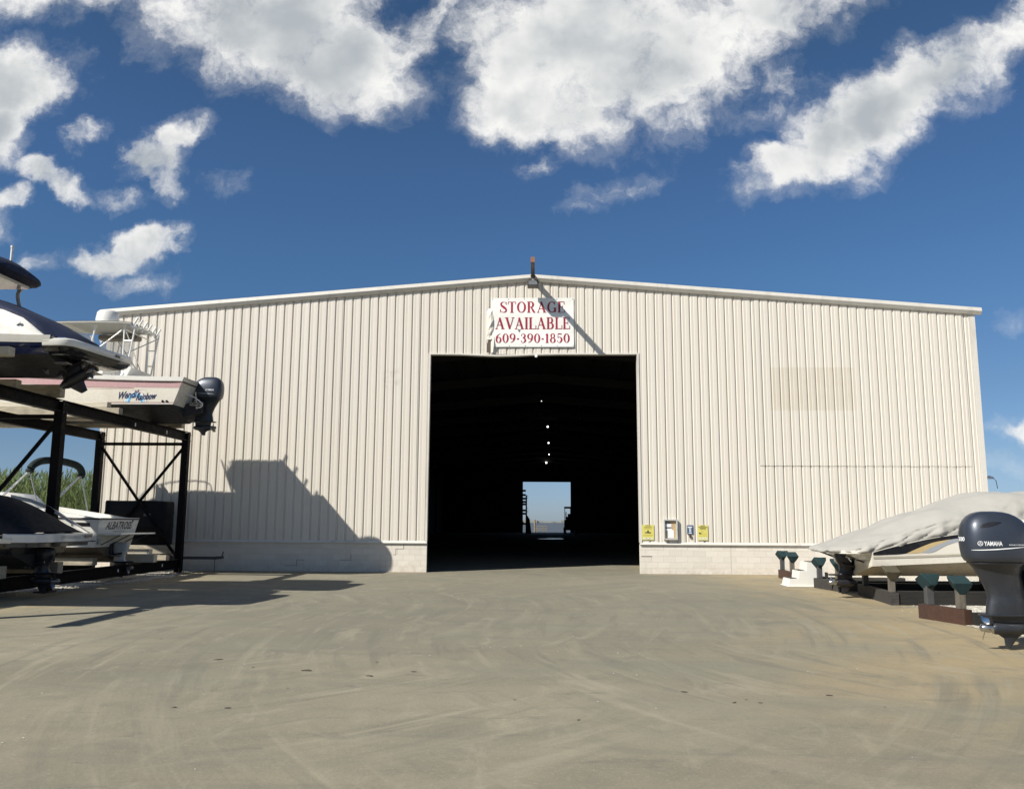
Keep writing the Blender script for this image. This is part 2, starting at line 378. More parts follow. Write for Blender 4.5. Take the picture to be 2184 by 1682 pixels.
# straight runs out of the doorway
ang = t.math('DIVIDE', x, t.math('ADD', t.math('ABSOLUTE', t.math('SUBTRACT', y, 4.0)), .5))
ray = t.noise(t.mapping(t.pos, (0, 0, 0)), 1, 1)
cmb = t.n.new('ShaderNodeCombineXYZ'); t.l.new(ang, cmb.inputs[0]); t.l.new(t.math('MULTIPLY', y, .035), cmb.inputs[1])
ray = t.rng(t.noise(cmb.outputs[0], 5.5, 5, .6), .5, .68)
c = t.mix(t.math('MULTIPLY', t.math('MULTIPLY', ray, t.rng(y, -17, -4)), .38), c, (.155, .153, .142))
# blots and fine grain
bl = t.rng(t.voronoi(t.mapping(t.pos, (.8, 1.3, 1)), .55), .09, .03)
bl2 = t.rng(t.noise(t.pos, 1.5, 5, .7), .5, .6)
c = t.mix(t.math('MULTIPLY', t.math('MULTIPLY', bl, bl2), .55), c, (.08, .075, .068))
gr = t.noise(t.pos, 55, 6, .75)
c = t.mix(t.math('MULTIPLY', t.rng(gr, .48, .7), .6), c, (.12, .115, .10))
gr2 = t.noise(t.pos, 22, 6, .75)
c = t.mix(t.math('MULTIPLY', t.rng(gr2, .54, .7), .5), c, (.38, .36, .31))
def swirl(cx, cy, fr, fa, lo, hi, seed):
    dx = t.math('SUBTRACT', x, cx); dy = t.math('SUBTRACT', y, cy)
    r = t.math('SQRT', t.math('ADD', t.math('MULTIPLY', dx, dx), t.math('MULTIPLY', dy, dy)))
    an = t.math('ARCTAN2', dy, dx)
    cb = t.n.new('ShaderNodeCombineXYZ'); t.l.new(t.math('MULTIPLY', r, fr), cb.inputs[0]); t.l.new(t.math('MULTIPLY', an, fa), cb.inputs[1]); cb.inputs[2].default_value = seed
    return t.rng(t.noise(cb.outputs[0], 1.0, 7, .62, .35), lo, hi)
mk = t.noise(t.mapping(t.pos, (1, 1, 1), loc=(3, 8, 0)), .16, 4, .55)
fade = t.rng(y, -27.0, -17.0, .45, 1.0)
mA = t.math('MULTIPLY', t.rng(mk, .40, .56), fade); mB = t.math('MULTIPLY', t.rng(mk, .60, .44), fade)
s1 = t.math('MULTIPLY', swirl(-10.5, -12, 3.4, 3.0, .50, .66, 1.0), mA); s2 = t.math('MULTIPLY', swirl(10.5, -15, 3.4, 3.0, .50, .66, 4.0), mB)
s3 = t.math('MULTIPLY', swirl(-10.5, -12, 2.9, 3.2, .52, .68, 9.0), mA); s4 = t.math('MULTIPLY', swirl(10.5, -15, 2.9, 3.2, .52, .68, 13.0), mB)
s5 = swirl(2, 8, 1.1, 9.0, .52, .68, 21.0)
c = t.mix(t.math('MULTIPLY', t.math('MAXIMUM', s1, s2), .60), c, (.135, .132, .122))
c = t.mix(t.math('MULTIPLY', t.math('MAXIMUM', s3, s4), .62), c, (.325, .305, .262))
c = t.mix(t.math('MULTIPLY', s5, .45), c, (.15, .15, .14))
sc = t.rng(t.noise(t.mapping(t.pos, (.9, 2.2, 1), rot=(0, 0, -.2), loc=(5, 17, 0)), 1.6, 9, .72, .6), .56, .70)
lane = t.math('MULTIPLY', t.rng(t.math('ABSOLUTE', t.math('ADD', x, t.math('MULTIPLY', sn, .7))), 9.0, 4.0), t.rng(y, -21, -12))
c = t.mix(t.math('MULTIPLY', lane, .42), c, (.158, .158, .146))
pit = t.rng(t.noise(t.mapping(t.pos, (1, 1.5, 1)), 9, 8, .75), .56, .70)
c = t.mix(t.math('MULTIPLY', pit, .34), c, (.12, .115, .10))
c = t.mix(t.math('MULTIPLY', sc, .55), c, (.115, .115, .112))
sc2 = t.rng(t.noise(t.mapping(t.pos, (1.8, .8, 1), rot=(0, 0, .7), loc=(15, 7, 0)), 1.3, 9, .7, .8), .55, .72)
c = t.mix(t.math('MULTIPLY', sc2, .55), c, (.30, .285, .25))
gg = t.rng(t.noise(t.mapping(t.pos, (.3, .5, 1), loc=(2, 41, 0)), 1.0, 6, .6), .48, .66)
c = t.mix(t.math('MULTIPLY', gg, .35), c, (.185, .19, .168))
c = t.mix(1.0, c, (1.01, .965, .80), 'MULTIPLY')
t.color(c); t.set(Roughness=.88)
t.bump(t.math('ADD', t.math('MULTIPLY', gr, .5), t.noise(t.pos, 9, 6, .7)), .35, .02)
M_YARD = t.m
t = NT('shell_gravel')
v = t.voronoi(t.pos, 16, 'F1', 'Color'); d = t.voronoi(t.pos, 16)
c = t.mix(t.sep(v)[0], (.42, .38, .30), (.72, .69, .61))
c = t.mix(t.math('MULTIPLY', t.rng(t.noise(t.pos, .9, 6, .65), .5, .7), .5), c, (.36, .29, .2))
t.color(c); t.set(Roughness=.9); t.bump(d, 1.0, .05)
M_GRAVEL = t.m
t = NT('reed_leaf')
oi = t.noise(t.pos, 2.5, 3); x, y, z = t.sep(t.pos)
c = t.mix(t.rng(oi, .3, .7), (.05, .085, .02), (.115, .155, .045))
c = t.mix(t.math('MULTIPLY', t.rng(t.noise(t.pos, 9, 2), .62, .75), .7), c, (.20, .17, .09))
t.color(c); t.set(Roughness=.6); t.b.inputs['Subsurface Weight'].default_value = 0
M_REED = t.m
t = NT('far_shore_growth'); t.color(t.mix(t.noise(t.pos, .12, 4), (.12, .15, .13), (.35, .34, .32))); t.set(Roughness=.9); M_SHORE = t.m

# ------------------------------------------------------------------ mesh helpers
class MB:
    def __init__(s): s.v = []; s.f = []
    def add(s, vs, fs):
        o = len(s.v); s.v += [Vector(p) for p in vs]; s.f += [tuple(i+o for i in f) for f in fs]; return s
    def box(s, lo, hi, rot=None, piv=None):
        (a, b, c), (d, e, f) = lo, hi
        vs = [Vector(p) for p in ((a, b, c), (d, b, c), (d, e, c), (a, e, c), (a, b, f), (d, b, f), (d, e, f), (a, e, f))]
        if rot is not None:
            pv = Vector(piv) if piv else sum(vs, Vector())/8
            vs = [pv + rot @ (q-pv) for q in vs]
        return s.add(vs, [(0, 3, 2, 1), (4, 5, 6, 7), (0, 1, 5, 4), (1, 2, 6, 5), (2, 3, 7, 6), (3, 0, 4, 7)])
    def bbox(s, lo, hi, bev=.01):
        bm = bmesh.new()
        (a, b, c), (d, e, f) = lo, hi
        vs = [bm.verts.new(p) for p in ((a, b, c), (d, b, c), (d, e, c), (a, e, c), (a, b, f), (d, b, f), (d, e, f), (a, e, f))]
        for q in ((0, 3, 2, 1), (4, 5, 6, 7), (0, 1, 5, 4), (1, 2, 6, 5), (2, 3, 7, 6), (3, 0, 4, 7)): bm.faces.new([vs[i] for i in q])
        bmesh.ops.bevel(bm, geom=list(bm.edges), offset=bev, segments=1, profile=.5, affect='EDGES')
        bm.verts.ensure_lookup_table(); bm.verts.index_update()
        s.add([x.co.copy() for x in bm.verts], [[x.index for x in q.verts] for q in bm.faces]); bm.free(); return s
    def bar(s, p, q, w, h=None, upv=(0, 0, 1)):
        h = h or w; p = Vector(p); q = Vector(q); d = (q-p).normalized(); u = Vector(upv)
        if abs(d.dot(u)) > .98: u = Vector((0, 1, 0))
        a = d.cross(u).normalized()*w/2; b = a.cross(d).normalized()*h/2
        vs = [p-a-b, p+a-b, p+a+b, p-a+b, q-a-b, q+a-b, q+a+b, q-a+b]
        return s.add(vs, [(0, 1, 2, 3), (7, 6, 5, 4), (0, 4, 5, 1), (1, 5, 6, 2), (2, 6, 7, 3), (3, 7, 4, 0)])
    def tube(s, pts, r, n=8, caps=True):
        pts = [Vector(p) for p in pts]; rings = []
        for i, p in enumerate(pts):
            d = (pts[min(i+1, len(pts)-1)] - pts[max(i-1, 0)]).normalized()
            u = Vector((0, 0, 1)) if abs(d.z) < .9 else Vector((0, 1, 0))
            a = d.cross(u).normalized(); b = a.cross(d)
            rr = r[i] if isinstance(r, (list, tuple)) else r
            rings.append([p + a*rr*math.cos(2*PI*k/n) + b*rr*math.sin(2*PI*k/n) for k in range(n)])
        return s.loft(rings, True, caps)
    def loft(s, rings, closed=True, caps=True):
        n = len(rings[0]); vs = [p for r in rings for p in r]; fs = []
        for i in range(len(rings)-1):
            for k in range(n if closed else n-1):
                k2 = (k+1) % n
                fs.append((i*n+k, i*n+k2, (i+1)*n+k2, (i+1)*n+k))
        if caps and closed:
            fs.append(tuple(range(n))[::-1]); fs.append(tuple((len(rings)-1)*n+k for k in range(n)))
        return s.add(vs, fs)
    def prism(s, poly, a, b, axis=1):
        # polygon in the two other axes, extruded along axis from a to b
        def P(p, h):
            return {0: (h, p[0], p[1]), 1: (p[0], h, p[1]), 2: (p[0], p[1], h)}[axis]
        n = len(poly)
        vs = [P(p, a) for p in poly] + [P(p, b) for p in poly]
        return s.add(vs, [tuple(range(n)), tuple(range(2*n-1, n-1, -1))] + [(i, (i+1) % n, n+(i+1) % n, n+i) for i in range(n)])
    def disc(s, c, r, axis, h, n=16, r2=None):
        c = Vector(c); ax = Vector(axis).normalized(); u = ax.orthogonal().normalized(); w = ax.cross(u)
        r2 = r if r2 is None else r2
        return s.loft([[c + (u*math.cos(2*PI*k/n)+w*math.sin(2*PI*k/n))*rr + ax*hh for k in range(n)] for rr, hh in ((r, 0), (r2, h))])
    def off(s, o):
        o = Vector(o); s.v = [p-o for p in s.v]; return s
    def xf(s, Mx, start=0):
        for i in range(start, len(s.v)): s.v[i] = Mx @ s.v[i]
        return s
    def build(s, name, m, parent=None, smooth=None, kind=None, loc=None):
        me = bpy.data.meshes.new(name)
        bm = bmesh.new()
        vv = [bm.verts.new(p) for p in s.v]
        for f in s.f:
            try: bm.faces.new([vv[i] for i in f])
            except ValueError: pass
        bmesh.ops.recalc_face_normals(bm, faces=bm.faces)
        bm.to_mesh(me); bm.free()
        me.materials.append(m)
        if smooth is not None:
            me.shade_smooth()
            me.set_sharp_from_angle(angle=math.radians(smooth))
        o = bpy.data.objects.new(name, me); COL.objects.link(o)
        if parent: o.parent = parent
        if loc: o.location = loc
        if kind: o['kind'] = kind
        return o

def thing(name, label, cat, loc=(0, 0, 0), group=None):
    o = bpy.data.objects.new(name, None); COL.objects.link(o); o.location = loc; o.empty_display_size = .2
    o['label'] = label; o['category'] = cat
    if group: o['group'] = group
    return o
def tag(o, label, cat, group=None):
    o['label'] = label; o['category'] = cat
    if group: o['group'] = group
    return o
def copy_tree(o, parent=None):
    c = o.copy(); COL.objects.link(c)
    if parent: c.parent = parent
    for ch in list(o.children): copy_tree(ch, c)
    return c
def superring(z, x0, x1, hw, e=2.6, n=28, tip=0):
    cx, rx = (x0+x1)/2, (x1-x0)/2; r = []
    for k in range(n):
        a = 2*PI*k/n; ca, sa = math.cos(a), math.sin(a)
        r.append(Vector((cx + rx*math.copysign(abs(ca)**(2/e), ca), hw*math.copysign(abs(sa)**(2/e), sa), z)))
    return r
def interp(tab, t):
    for (a, va), (b, vb) in zip(tab, tab[1:]):
        if t <= b:
            f = 0 if b == a else max(0, (t-a)/(b-a)); f = f*f*(3-2*f) if False else f
            return va + (vb-va)*f
    return tab[-1][1]
def smoothtab(tab, t):
    # Catmull-Rom through (t, v) pairs
    n = len(tab)
    if t <= tab[0][0]: return tab[0][1]
    if t >= tab[-1][0]: return tab[-1][1]
    for i in range(n-1):
        if tab[i][0] <= t <= tab[i+1][0]:
            p0 = tab[max(i-1, 0)]; p1 = tab[i]; p2 = tab[i+1]; p3 = tab[min(i+2, n-1)]
            h = p2[0]-p1[0]; f = (t-p1[0])/h
            m1 = (p2[1]-p0[1])/max(1e-6, p2[0]-p0[0])*h; m2 = (p3[1]-p1[1])/max(1e-6, p3[0]-p1[0])*h
            return (2*f**3-3*f*f+1)*p1[1] + (f**3-2*f*f+f)*m1 + (-2*f**3+3*f*f)*p2[1] + (f**3-f*f)*m2

# lettering -----------------------------------------------------------------
def font_polys(body, shear=0., bold=0., space=1.):
    cu = bpy.data.curves.new('lettering', 'FONT'); cu.body = body; cu.shear = shear; cu.offset = bold; cu.space_character = space; cu.resolution_u = 4
    ob = bpy.data.objects.new('lettering', cu); COL.objects.link(ob)
    dg = bpy.context.evaluated_depsgraph_get(); dg.update()
    me = bpy.data.meshes.new_from_object(ob.evaluated_get(dg))
    vs = [v.co.copy() for v in me.vertices]; fs = [tuple(p.vertices) for p in me.polygons]
    bpy.data.objects.remove(ob); bpy.data.curves.remove(cu); bpy.data.meshes.remove(me)
    x0 = min(v.x for v in vs); x1 = max(v.x for v in vs); y0 = min(v.y for v in vs); y1 = max(v.y for v in vs)
    return [((v.x-x0)/(x1-x0), (v.y-y0)/(y1-y0)) for v in vs], fs
def thick_mesh(mb, vs, fs, nrm, d=.002):
    mb.add(vs, fs)
def catmull(pts, k=6):
    out = []
    for i in range(len(pts)-1):
        p0, p1, p2, p3 = pts[max(i-1, 0)], pts[i], pts[i+1], pts[min(i+2, len(pts)-1)]
        for j in range(k):
            f = j/k
            out.append(tuple(.5*((2*b)+(-a+c)*f+(2*a-5*b+4*c-d)*f*f+(-a+3*b-3*c+d)*f**3) for a, b, c, d in zip(p0, p1, p2, p3)))
    out.append(pts[-1]); return out
def ribbon(pts):
    vs = []; n = len(pts)
    for i, (x, y, w) in enumerate(pts):
        a = pts[max(i-1, 0)]; b = pts[min(i+1, n-1)]
        d = Vector((b[0]-a[0], b[1]-a[1])); d = d.normalized() if d.length > 1e-9 else Vector((1, 0))
        vs += [(x-d.y*w/2, y+d.x*w/2), (x+d.y*w/2, y-d.x*w/2)]
    return vs, [(2*i, 2*i+1, 2*i+3, 2*i+2) for i in range(n-1)]
T, H = .20, .05
def ell(cx, cy, rx, ry, a0, a1, thick=T, thin=H, n=20):
    r = []
    for i in range(n+1):
        a = math.radians(a0+(a1-a0)*i/n)
        r.append((cx+rx*math.cos(a), cy+ry*math.sin(a), thin+(thick-thin)*abs(math.cos(a))**1.4))
    return r
def S_(x0, y0, x1, y1, w): return [(x0, y0, w), (x1, y1, w)]
GL = {}
GL['S'] = (.72, [catmull([(.64, .72, H), (.60, .88, H), (.38, .975, H), (.15, .86, T*.75), (.17, .66, T*.95), (.40, .50, T*1.15), (.63, .32, T*.95), (.62, .12, T*.7), (.36, .025, H), (.13, .12, H), (.07, .30, H)]),
                 S_(.66, .99, .66, .70, H), S_(.055, .01, .055, .32, H)])
GL['T'] = (.86, [S_(.43, .02, .43, .97, T), S_(.02, .975, .84, .975, H), S_(.25, .02, .61, .02, H), S_(.04, .98, .04, .74, H), S_(.82, .98, .82, .74, H)])
GL['O'] = (.92, [ell(.46, .5, .365, .475, 0, 360, T*1.05)])
GL['R'] = (.92, [S_(.20, .02, .20, .98, T), S_(.03, .02, .37, .02, H), S_(.03, .98, .40, .98, H), S_(.28, .50, .42, .50, H),
                 ell(.40, .74, .245, .24, 90, -90, T), [(.45, .50, T*.7), (.66, .16, T), (.76, .03, T*.8), (.88, .025, H)]])
GL['A'] = (1.0, [S_(.13, .02, .50, .98, H*1.2), [(.455, .98, T), (.82, .02, T)], S_(.26, .34, .68, .34, H), S_(.0, .02, .28, .02, H), S_(.64, .02, 1.0, .02, H)])
GL['V'] = (1.0, [[(.18, .98, T), (.53, .02, T)], S_(.50, .02, .86, .98, H*1.2), S_(.0, .98, .36, .98, H), S_(.70, .98, 1.0, .98, H)])
GL['G'] = (.94, [ell(.48, .5, .385, .475, 42, 325, T*1.05), S_(.78, .99, .78, .68, H), S_(.80, .04, .80, .42, T), S_(.60, .42, .95, .42, H)])
GL['E'] = (.80, [S_(.20, .02, .20, .98, T), S_(.03, .02, .74, .02, H), S_(.03, .98, .70, .98, H), S_(.28, .52, .55, .52, H),
                 S_(.70, .99, .70, .74, H*1.3), S_(.74, .01, .74, .28, H*1.3), S_(.55, .66, .55, .38, H)])
GL['I'] = (.42, [S_(.21, .02, .21, .98, T), S_(.03, .02, .39, .02, H), S_(.03, .98, .39, .98, H)])
GL['L'] = (.80, [S_(.20, .02, .20, .98, T), S_(.03, .02, .76, .02, H), S_(.03, .98, .38, .98, H), S_(.755, .01, .755, .32, H*1.4)])
GL['B'] = (.86, [S_(.20, .02, .20, .98, T), S_(.03, .02, .42, .02, H), S_(.03, .98, .40, .98, H), S_(.28, .52, .44, .52, H),
                 ell(.40, .75, .22, .23, 90, -90, T*.95), ell(.42, .27, .27, .25, 90, -90, T)])
GL['0'] = (.70, [ell(.35, .5, .255, .475, 0, 360, T)])
GL['6'] = (.70, [ell(.35, .31, .24, .285, 0, 360, T*.95), catmull([(.56, .96, H), (.36, .88, H*1.5), (.17, .66, T*.8), (.105, .36, T*.9)])])
GL['9'] = (.70, [ell(.35, .69, .24, .285, 0, 360, T*.95), catmull([(.14, .04, H), (.34, .12, H*1.5), (.53, .34, T*.8), (.595, .64, T*.9)])])
GL['3'] = (.66, [catmull([(.12, .74, T*.6), (.14, .90, H), (.32, .975, H), (.50, .86, T*.75), (.48, .66, T*.8), (.26, .54, H)]),
                 catmull([(.26, .535, H), (.50, .44, T*.8), (.55, .22, T), (.42, .06, T*.5), (.26, .025, H), (.12, .10, H), (.10, .24, T*.6)])])
GL['1'] = (.44, [S_(.24, .02, .24, .98, T), S_(.06, .02, .42, .02, H), [(.06, .86, H), (.20, .95, H*1.4)]])
GL['8'] = (.70, [ell(.35, .75, .19, .225, 0, 360, T*.8), ell(.35, .27, .235, .25, 0, 360, T*.95)])
GL['5'] = (.68, [S_(.15, .97, .58, .93, T*.55), S_(.15, .97, .13, .52, H), catmull([(.13, .52, H), (.30, .62, H), (.50, .52, T*.8), (.555, .30, T), (.43, .08, T*.6), (.26, .025, H), (.12, .10, H), (.09, .22, T*.6)])])
GL['-'] = (.36, [S_(.06, .42, .30, .42, .15)])
def serif_line(mb, text, x0, x1, z0, h, yf, gap=.10):
    tot = sum(GL[c][0] for c in text) + gap*(len(text)-1)
    kx = (x1-x0)/tot; x = x0; i = 0
    for c in text:
        w, strokes = GL[c]
        for st in strokes:
            vs, fs = ribbon(st)
            mb.add([(x+a*kx, yf(x+a*kx, z0+b*h)-.007-.0004*(i % 7), z0+b*h) for a, b in vs], fs); i += 1
        x += (w+gap)*kx

def bvh_of(*objs):
    vs = []; fs = []
    for o in objs:
        k = len(vs); vs += [v.co.copy() for v in o.data.vertices]; fs += [tuple(i+k for i in p.vertices) for p in o.data.polygons]
    return BVHTree.FromPolygons(vs, fs)
def decal(mb, vs2, fs, org, ud, vd, ray, bvh, lift=.004):
    """flat lettering laid onto a surface: points org+u*ud+v*vd pushed along ray until they touch"""
    org = Vector(org); ud = Vector(ud); vd = Vector(vd); ray = Vector(ray).normalized(); out = []; last = None
    for (u, v) in vs2:
        p = org + ud*u + vd*v
        h = bvh.ray_cast(p, ray)[0]
        if h is not None: last = (h-p).dot(ray)
        out.append(p + ray*((last if last is not None else 0) - lift))
    mb.add(out, fs)
def subpoly(poly, n=8):
    """a polygon given as upper and lower edge point lists -> strip"""
    up_, lo_ = poly; U = catmull([(*p, 0) for p in up_], n); L = catmull([(*p, 0) for p in lo_], n)
    m = 24
    def at(P, f):
        k = f*(len(P)-1); i = min(int(k), len(P)-2); q = k-i
        return (P[i][0]+(P[i+1][0]-P[i][0])*q, P[i][1]+(P[i+1][1]-P[i][1])*q)
    vs = []; fs = []
    for i in range(m+1):
        vs += [at(U, i/m), at(L, i/m)]
    return vs, [(2*i, 2*i+1, 2*i+3, 2*i+2) for i in range(m)]

# ================================================================== SETTING
def structure(o): o['kind'] = 'structure'; return o
mb = MB(); NX, NY = 60, 44
mb.box((-320, -160, -1.6), (320, 104, 0)); structure(mb.build('ground', M_YARD))
structure(MB().add([(-4000, 104, -1.0), (4000, 104, -1.0), (4000, 5200, -1.0), (-4000, 5200, -1.0)], [(0, 1, 2, 3)]).build('sea_water', M_WATER))
mb = MB(); rn = random.Random(3); x = -260
while x < 330:
    w = rn.uniform(6, 22); h = rn.choice((1.6, 1.9, 2.2, 2.6, 3.6)) * rn.uniform(.8, 1.2)
    mb.box((x, 1300+rn.uniform(0, 60), -1.0), (x+w*1.05, 1380, h)); x += w
structure(mb.build('far_shore', M_SHORE))

def sheet(name, pts, z, m, jit=.25, kind='structure', sub=4):
    P = []
    for i, p in enumerate(pts):
        q = pts[(i+1) % len(pts)]
        for k in range(sub):
            f = k/sub; P.append((p[0]+(q[0]-p[0])*f+random.uniform(-jit, jit), p[1]+(q[1]-p[1])*f+random.uniform(-jit, jit), z))
    return structure(MB().add(P, [tuple(range(len(P)))]).build(name, m))
GL_L = [(-30, -.15), (-12.1, -.12), (-11.4, -1.6), (-10.95, -3.2), (-11.2, -5.2), (-12.0, -8.0), (-12.6, -10.2), (-13.2, -13), (-14, -17), (-30, -17)]
GL_R = [(8.6, -.2), (30, -.2), (30, -19), (8.2, -18.5), (7.6, -16.5), (7.5, -13.6), (7.9, -11.4), (8.3, -10.2), (8.25, -8.2), (8.3, -6.2), (8.2, -4), (8.5, -2)]
g = sheet('gravel_path', GL_L, .006, M_GRAVEL, .16, sub=8); g2 = sheet('gravel_path', GL_R, .006, M_GRAVEL, .14, sub=8)
def scatter_stones(name, n, area, m, smin, smax, flat=.5):
    mb = MB(); i = 0
    while i < n:
        p = area()
        if p is None: continue
        s = random.uniform(smin, smax)*random.choice((.6, 1, 1)); i += 1
        k = 5; a0 = random.random()*6.3
        base = [Vector((p[0]+s*random.uniform(.7, 1.2)*math.cos(a0+2*PI*j/k), p[1]+s*random.uniform(.7, 1.2)*math.sin(a0+2*PI*j/k), .003)) for j in range(k)]
        top = Vector((p[0]+random.uniform(-.2, .2)*s, p[1], .003+s*flat*random.uniform(.6, 1.3)))
        mb.add(base+[top], [(j, (j+1) % k, k) for j in range(k)])
    o = mb.build(name, m); o['kind'] = 'stuff'; return o
def edge_area(poly, spread):
    seg = []
    for i, p in enumerate(poly):
        q = poly[(i+1) % len(poly)]
        seg.append((p, q, math.dist(p, q)))
    def f():
        p, q, L = random.choices(seg, [s[2] for s in seg])[0]; u = random.random()
        x = p[0]+(q[0]-p[0])*u+random.gauss(0, spread); y = p[1]+(q[1]-p[1])*u+random.gauss(0, spread)
        if abs(x) > 15 or y > -.15 or y < -18: return None
        return x, y
    return f
def inner(x0, x1, y0, y1): return lambda: (random.uniform(x0, x1), random.uniform(y0, y1))
scatter_stones('gravel_stones', 2600, edge_area(GL_L[1:9], .35), M_WHITESHELL, .008, .024, .7)
scatter_stones('gravel_stones', 1400, edge_area(GL_R[3:], .16), M_WHITESHELL, .007, .018, .6)
scatter_stones('gravel_stones', 2600, inner(-15, -11.4, -9, -.3), M_WHITESHELL, .015, .04, .7)
scatter_stones('gravel_stones', 2600, inner(8.3, 14.5, -14, -.4), M_WHITESHELL, .015, .04, .7)
def cl_area():
    cs = [(random.uniform(-11, 9), random.uniform(-25.8, -3)) for _ in range(42)]
    def f():
        c = random.choice(cs); return c[0]+random.gauss(0, .16), c[1]+random.gauss(0, .22)
    return f
scatter_stones('shell_bits', 210, cl_area(), M_WHITESHELL, .006, .014, .4)
scatter_stones('shell_bits', 170, inner(-11, 10, -25.8, -2), M_WHITESHELL, .005, .013, .4)
# flattened dry leaves, oblong dark scraps
mb = MB(); rl = random.Random(12)
LEAF = [(-2.6, -18.9, .085), (-3.9, -18.2, .06), (-1.8, -19.2, .05), (-1.35, -18.9, .04), (-3.3, -20.9, .035), (-2.8, -20.9, .035), (-1.9, -18.3, .03), (-7.3, -13.5, .08), (1.6, -19.9, .04), (3.05, -20.0, .045), (2.0, -20.4, .035), (2.25, -20.4, .028)] + [(rl.uniform(-10, 9), rl.uniform(-24.5, -6), rl.uniform(.012, .03)) for _ in range(60)]
for (x, y, s) in LEAF:
    a = rl.uniform(-.5, .5); k = 9
    P = [Vector((x+s*math.cos(2*PI*j/k)*rl.uniform(.6, 1.2)*math.cos(a), y+s*.5*math.sin(2*PI*j/k)*rl.uniform(.6, 1.3)+s*math.cos(2*PI*j/k)*math.sin(a), .006)) for j in range(k)]
    mb.add(P+[Vector((x, y, .006+s*.09))], [(j, (j+1) % k, k) for j in range(k)])
mb.build('leaf_litter', M_LEAF, kind='stuff')
# rainwater lying on the shed floor
mb = MB()
for (cx, cy, rx, ry) in ((1.5, 55, 1.35, .9), (1.9, 59.5, .9, .5)):
    P = [(cx+rx*math.cos(2*PI*k/26)*(1+.12*math.sin(k*2.3)), cy+ry*math.sin(2*PI*k/26)*(1+.15*math.cos(k*3.1)), .005) for k in range(26)]
    mb.add(P, [tuple(range(26))])
mb.build('puddle_water', M_PUDDLE, kind='stuff')

# reeds beyond the building's left corner
mb = MB(); rr = random.Random(5)
for i in range(9000):
    x = rr.uniform(-62, -19.5); y = rr.uniform(9, 21) + (abs(x)-20)*.12
    h = rr.uniform(2.7, 3.9) + .5*noise.noise(Vector((x*.35, y*.2, 0)))
    lean = rr.uniform(-.35, .45); ly = rr.uniform(-.3, .3); b = Vector((x, y, 0)); tp = Vector((x+lean, y+ly, h))
    w = .016
    if i % 2 == 0:
        pl = tp + Vector((lean*.25, ly*.2, .35)); mb.add([tp+Vector((-.03, 0, -.08)), tp+Vector((.04, 0, .1)), pl, tp+Vector((-.045, 0, .12))], [(0, 1, 2), (0, 2, 3)])
    mb.add([b+Vector((-w, 0, 0)), b+Vector((w, 0, 0)), tp], [(0, 1, 2)])
    for k in range(8):
        f = rr.uniform(.3, .99); p = b.lerp(tp, f); a = rr.uniform(0, 6.28); L = rr.uniform(.25, .55); wd = rr.uniform(.008, .016)
        d = Vector((math.cos(a), math.sin(a)*.8, 0)); s = Vector((-d.y, d.x, 0))*wd
        m1 = p + d*L*.2 + Vector((0, 0, L*rr.uniform(.4, .6))); e = p + d*L*.5 + Vector((0, 0, L*rr.uniform(.6, 1.1)))
        mb.add([p, m1+s, e, m1-s], [(0, 1, 2), (0, 2, 3)])
reeds = mb.build('reeds', M_REED, kind='stuff')
reeds['label'] = 'tall green marsh reeds growing beyond the left corner of the building'

# ================================================================== STORAGE BUILDING
W2 = 15.24; EZ = 9.124; RX, RZ = -0.10, 10.354
DL, DR, DZ = -3.6586, 3.5463, 7.4926
SK = 0.0155                      # the shed runs back slightly to the right
LEN = 97.2
FL, FR = -2.02, 5.06
def roofz(x): return EZ + (RZ-EZ)*(1-abs(x-RX)/(W2+(RX if x < RX else -RX)))
B = thing('storage_building', 'big cream ribbed steel boat storage shed with wide open doorway', 'building')
F0, G0 = -.048, -.010
def profile(xa, xb):
    P = []; per = .3048; k0 = int(math.floor((xa+W2-.21)/per))-1
    for k in range(k0, k0+int((xb-xa)/per)+4):
        g = -W2+.21+k*per
        for dx, y in ((0, F0), (.010, G0), (.046, G0), (.074, F0), (.086, F0), (.168, F0+.0072), (.180, F0), (.262, F0-.0015), (.30, F0)):
            P.append((g+dx, y))
    Q = [(x, y) for x, y in P if xa < x < xb]
    def yat(x):
        for a, b in zip(P, P[1:]):
            if a[0] <= x <= b[0]: return a[1]+(b[1]-a[1])*(x-a[0])/max(1e-9, b[0]-a[0])
        return F0
    return [(xa, yat(xa))] + Q + [(xb, yat(xb))]
rp = random.Random(21)
def panel(xa, xb, z0, ztop, dy=0., jag=0., jagb=0.):
    pr = profile(xa, xb); mb = MB(); n = len(pr); j1 = rp.uniform(-.004, .004); j2 = rp.uniform(-.004, .004)
    zs = [0, .22, .45, .7, 1.0]; bow = rp.uniform(-.006, .008)
    rows = []
    for f in zs:
        row = []
        for x, y in pr:
            zb = z0 + (rp.uniform(-jagb, jagb*.4)*(2.2 if x > 11 and rp.random() < .35 else 1) if jagb and f == 0 else 0); zt = ztop(x) + (rp.uniform(-jag, jag) if jag else 0)
            row.append((x, y+dy+j1*(1-f)+j2*f-bow*math.sin(PI*f), zb+(zt-zb)*f))
        rows.append(row)
    mb.v = [Vector(p) for r in rows for p in r]
    mb.f = [(i*n+k, i*n+k+1, (i+1)*n+k+1, (i+1)*n+k) for i in range(len(zs)-1) for k in range(n-1)]
    mb.build('wall_panel', M_WALL, B)
ZB = 1.0
tops = lambda x: roofz(x) - .17
def run(xa, xb, z0, zt, **k):
    x = xa
    step0 = -W2+.18
    cuts = [step0+i*.9144 for i in range(40)]
    e = [xa]+[c for c in cuts if xa+.12 < c < xb-.12]+[xb]
    for a, b in zip(e, e[1:]): panel(a, b, z0, zt, **k)
run(-W2+.02, DL-.015, ZB, tops)
run(DL-.015, DR+.015, DZ+.01, tops)
run(DR+.015, 7.66, ZB, tops)
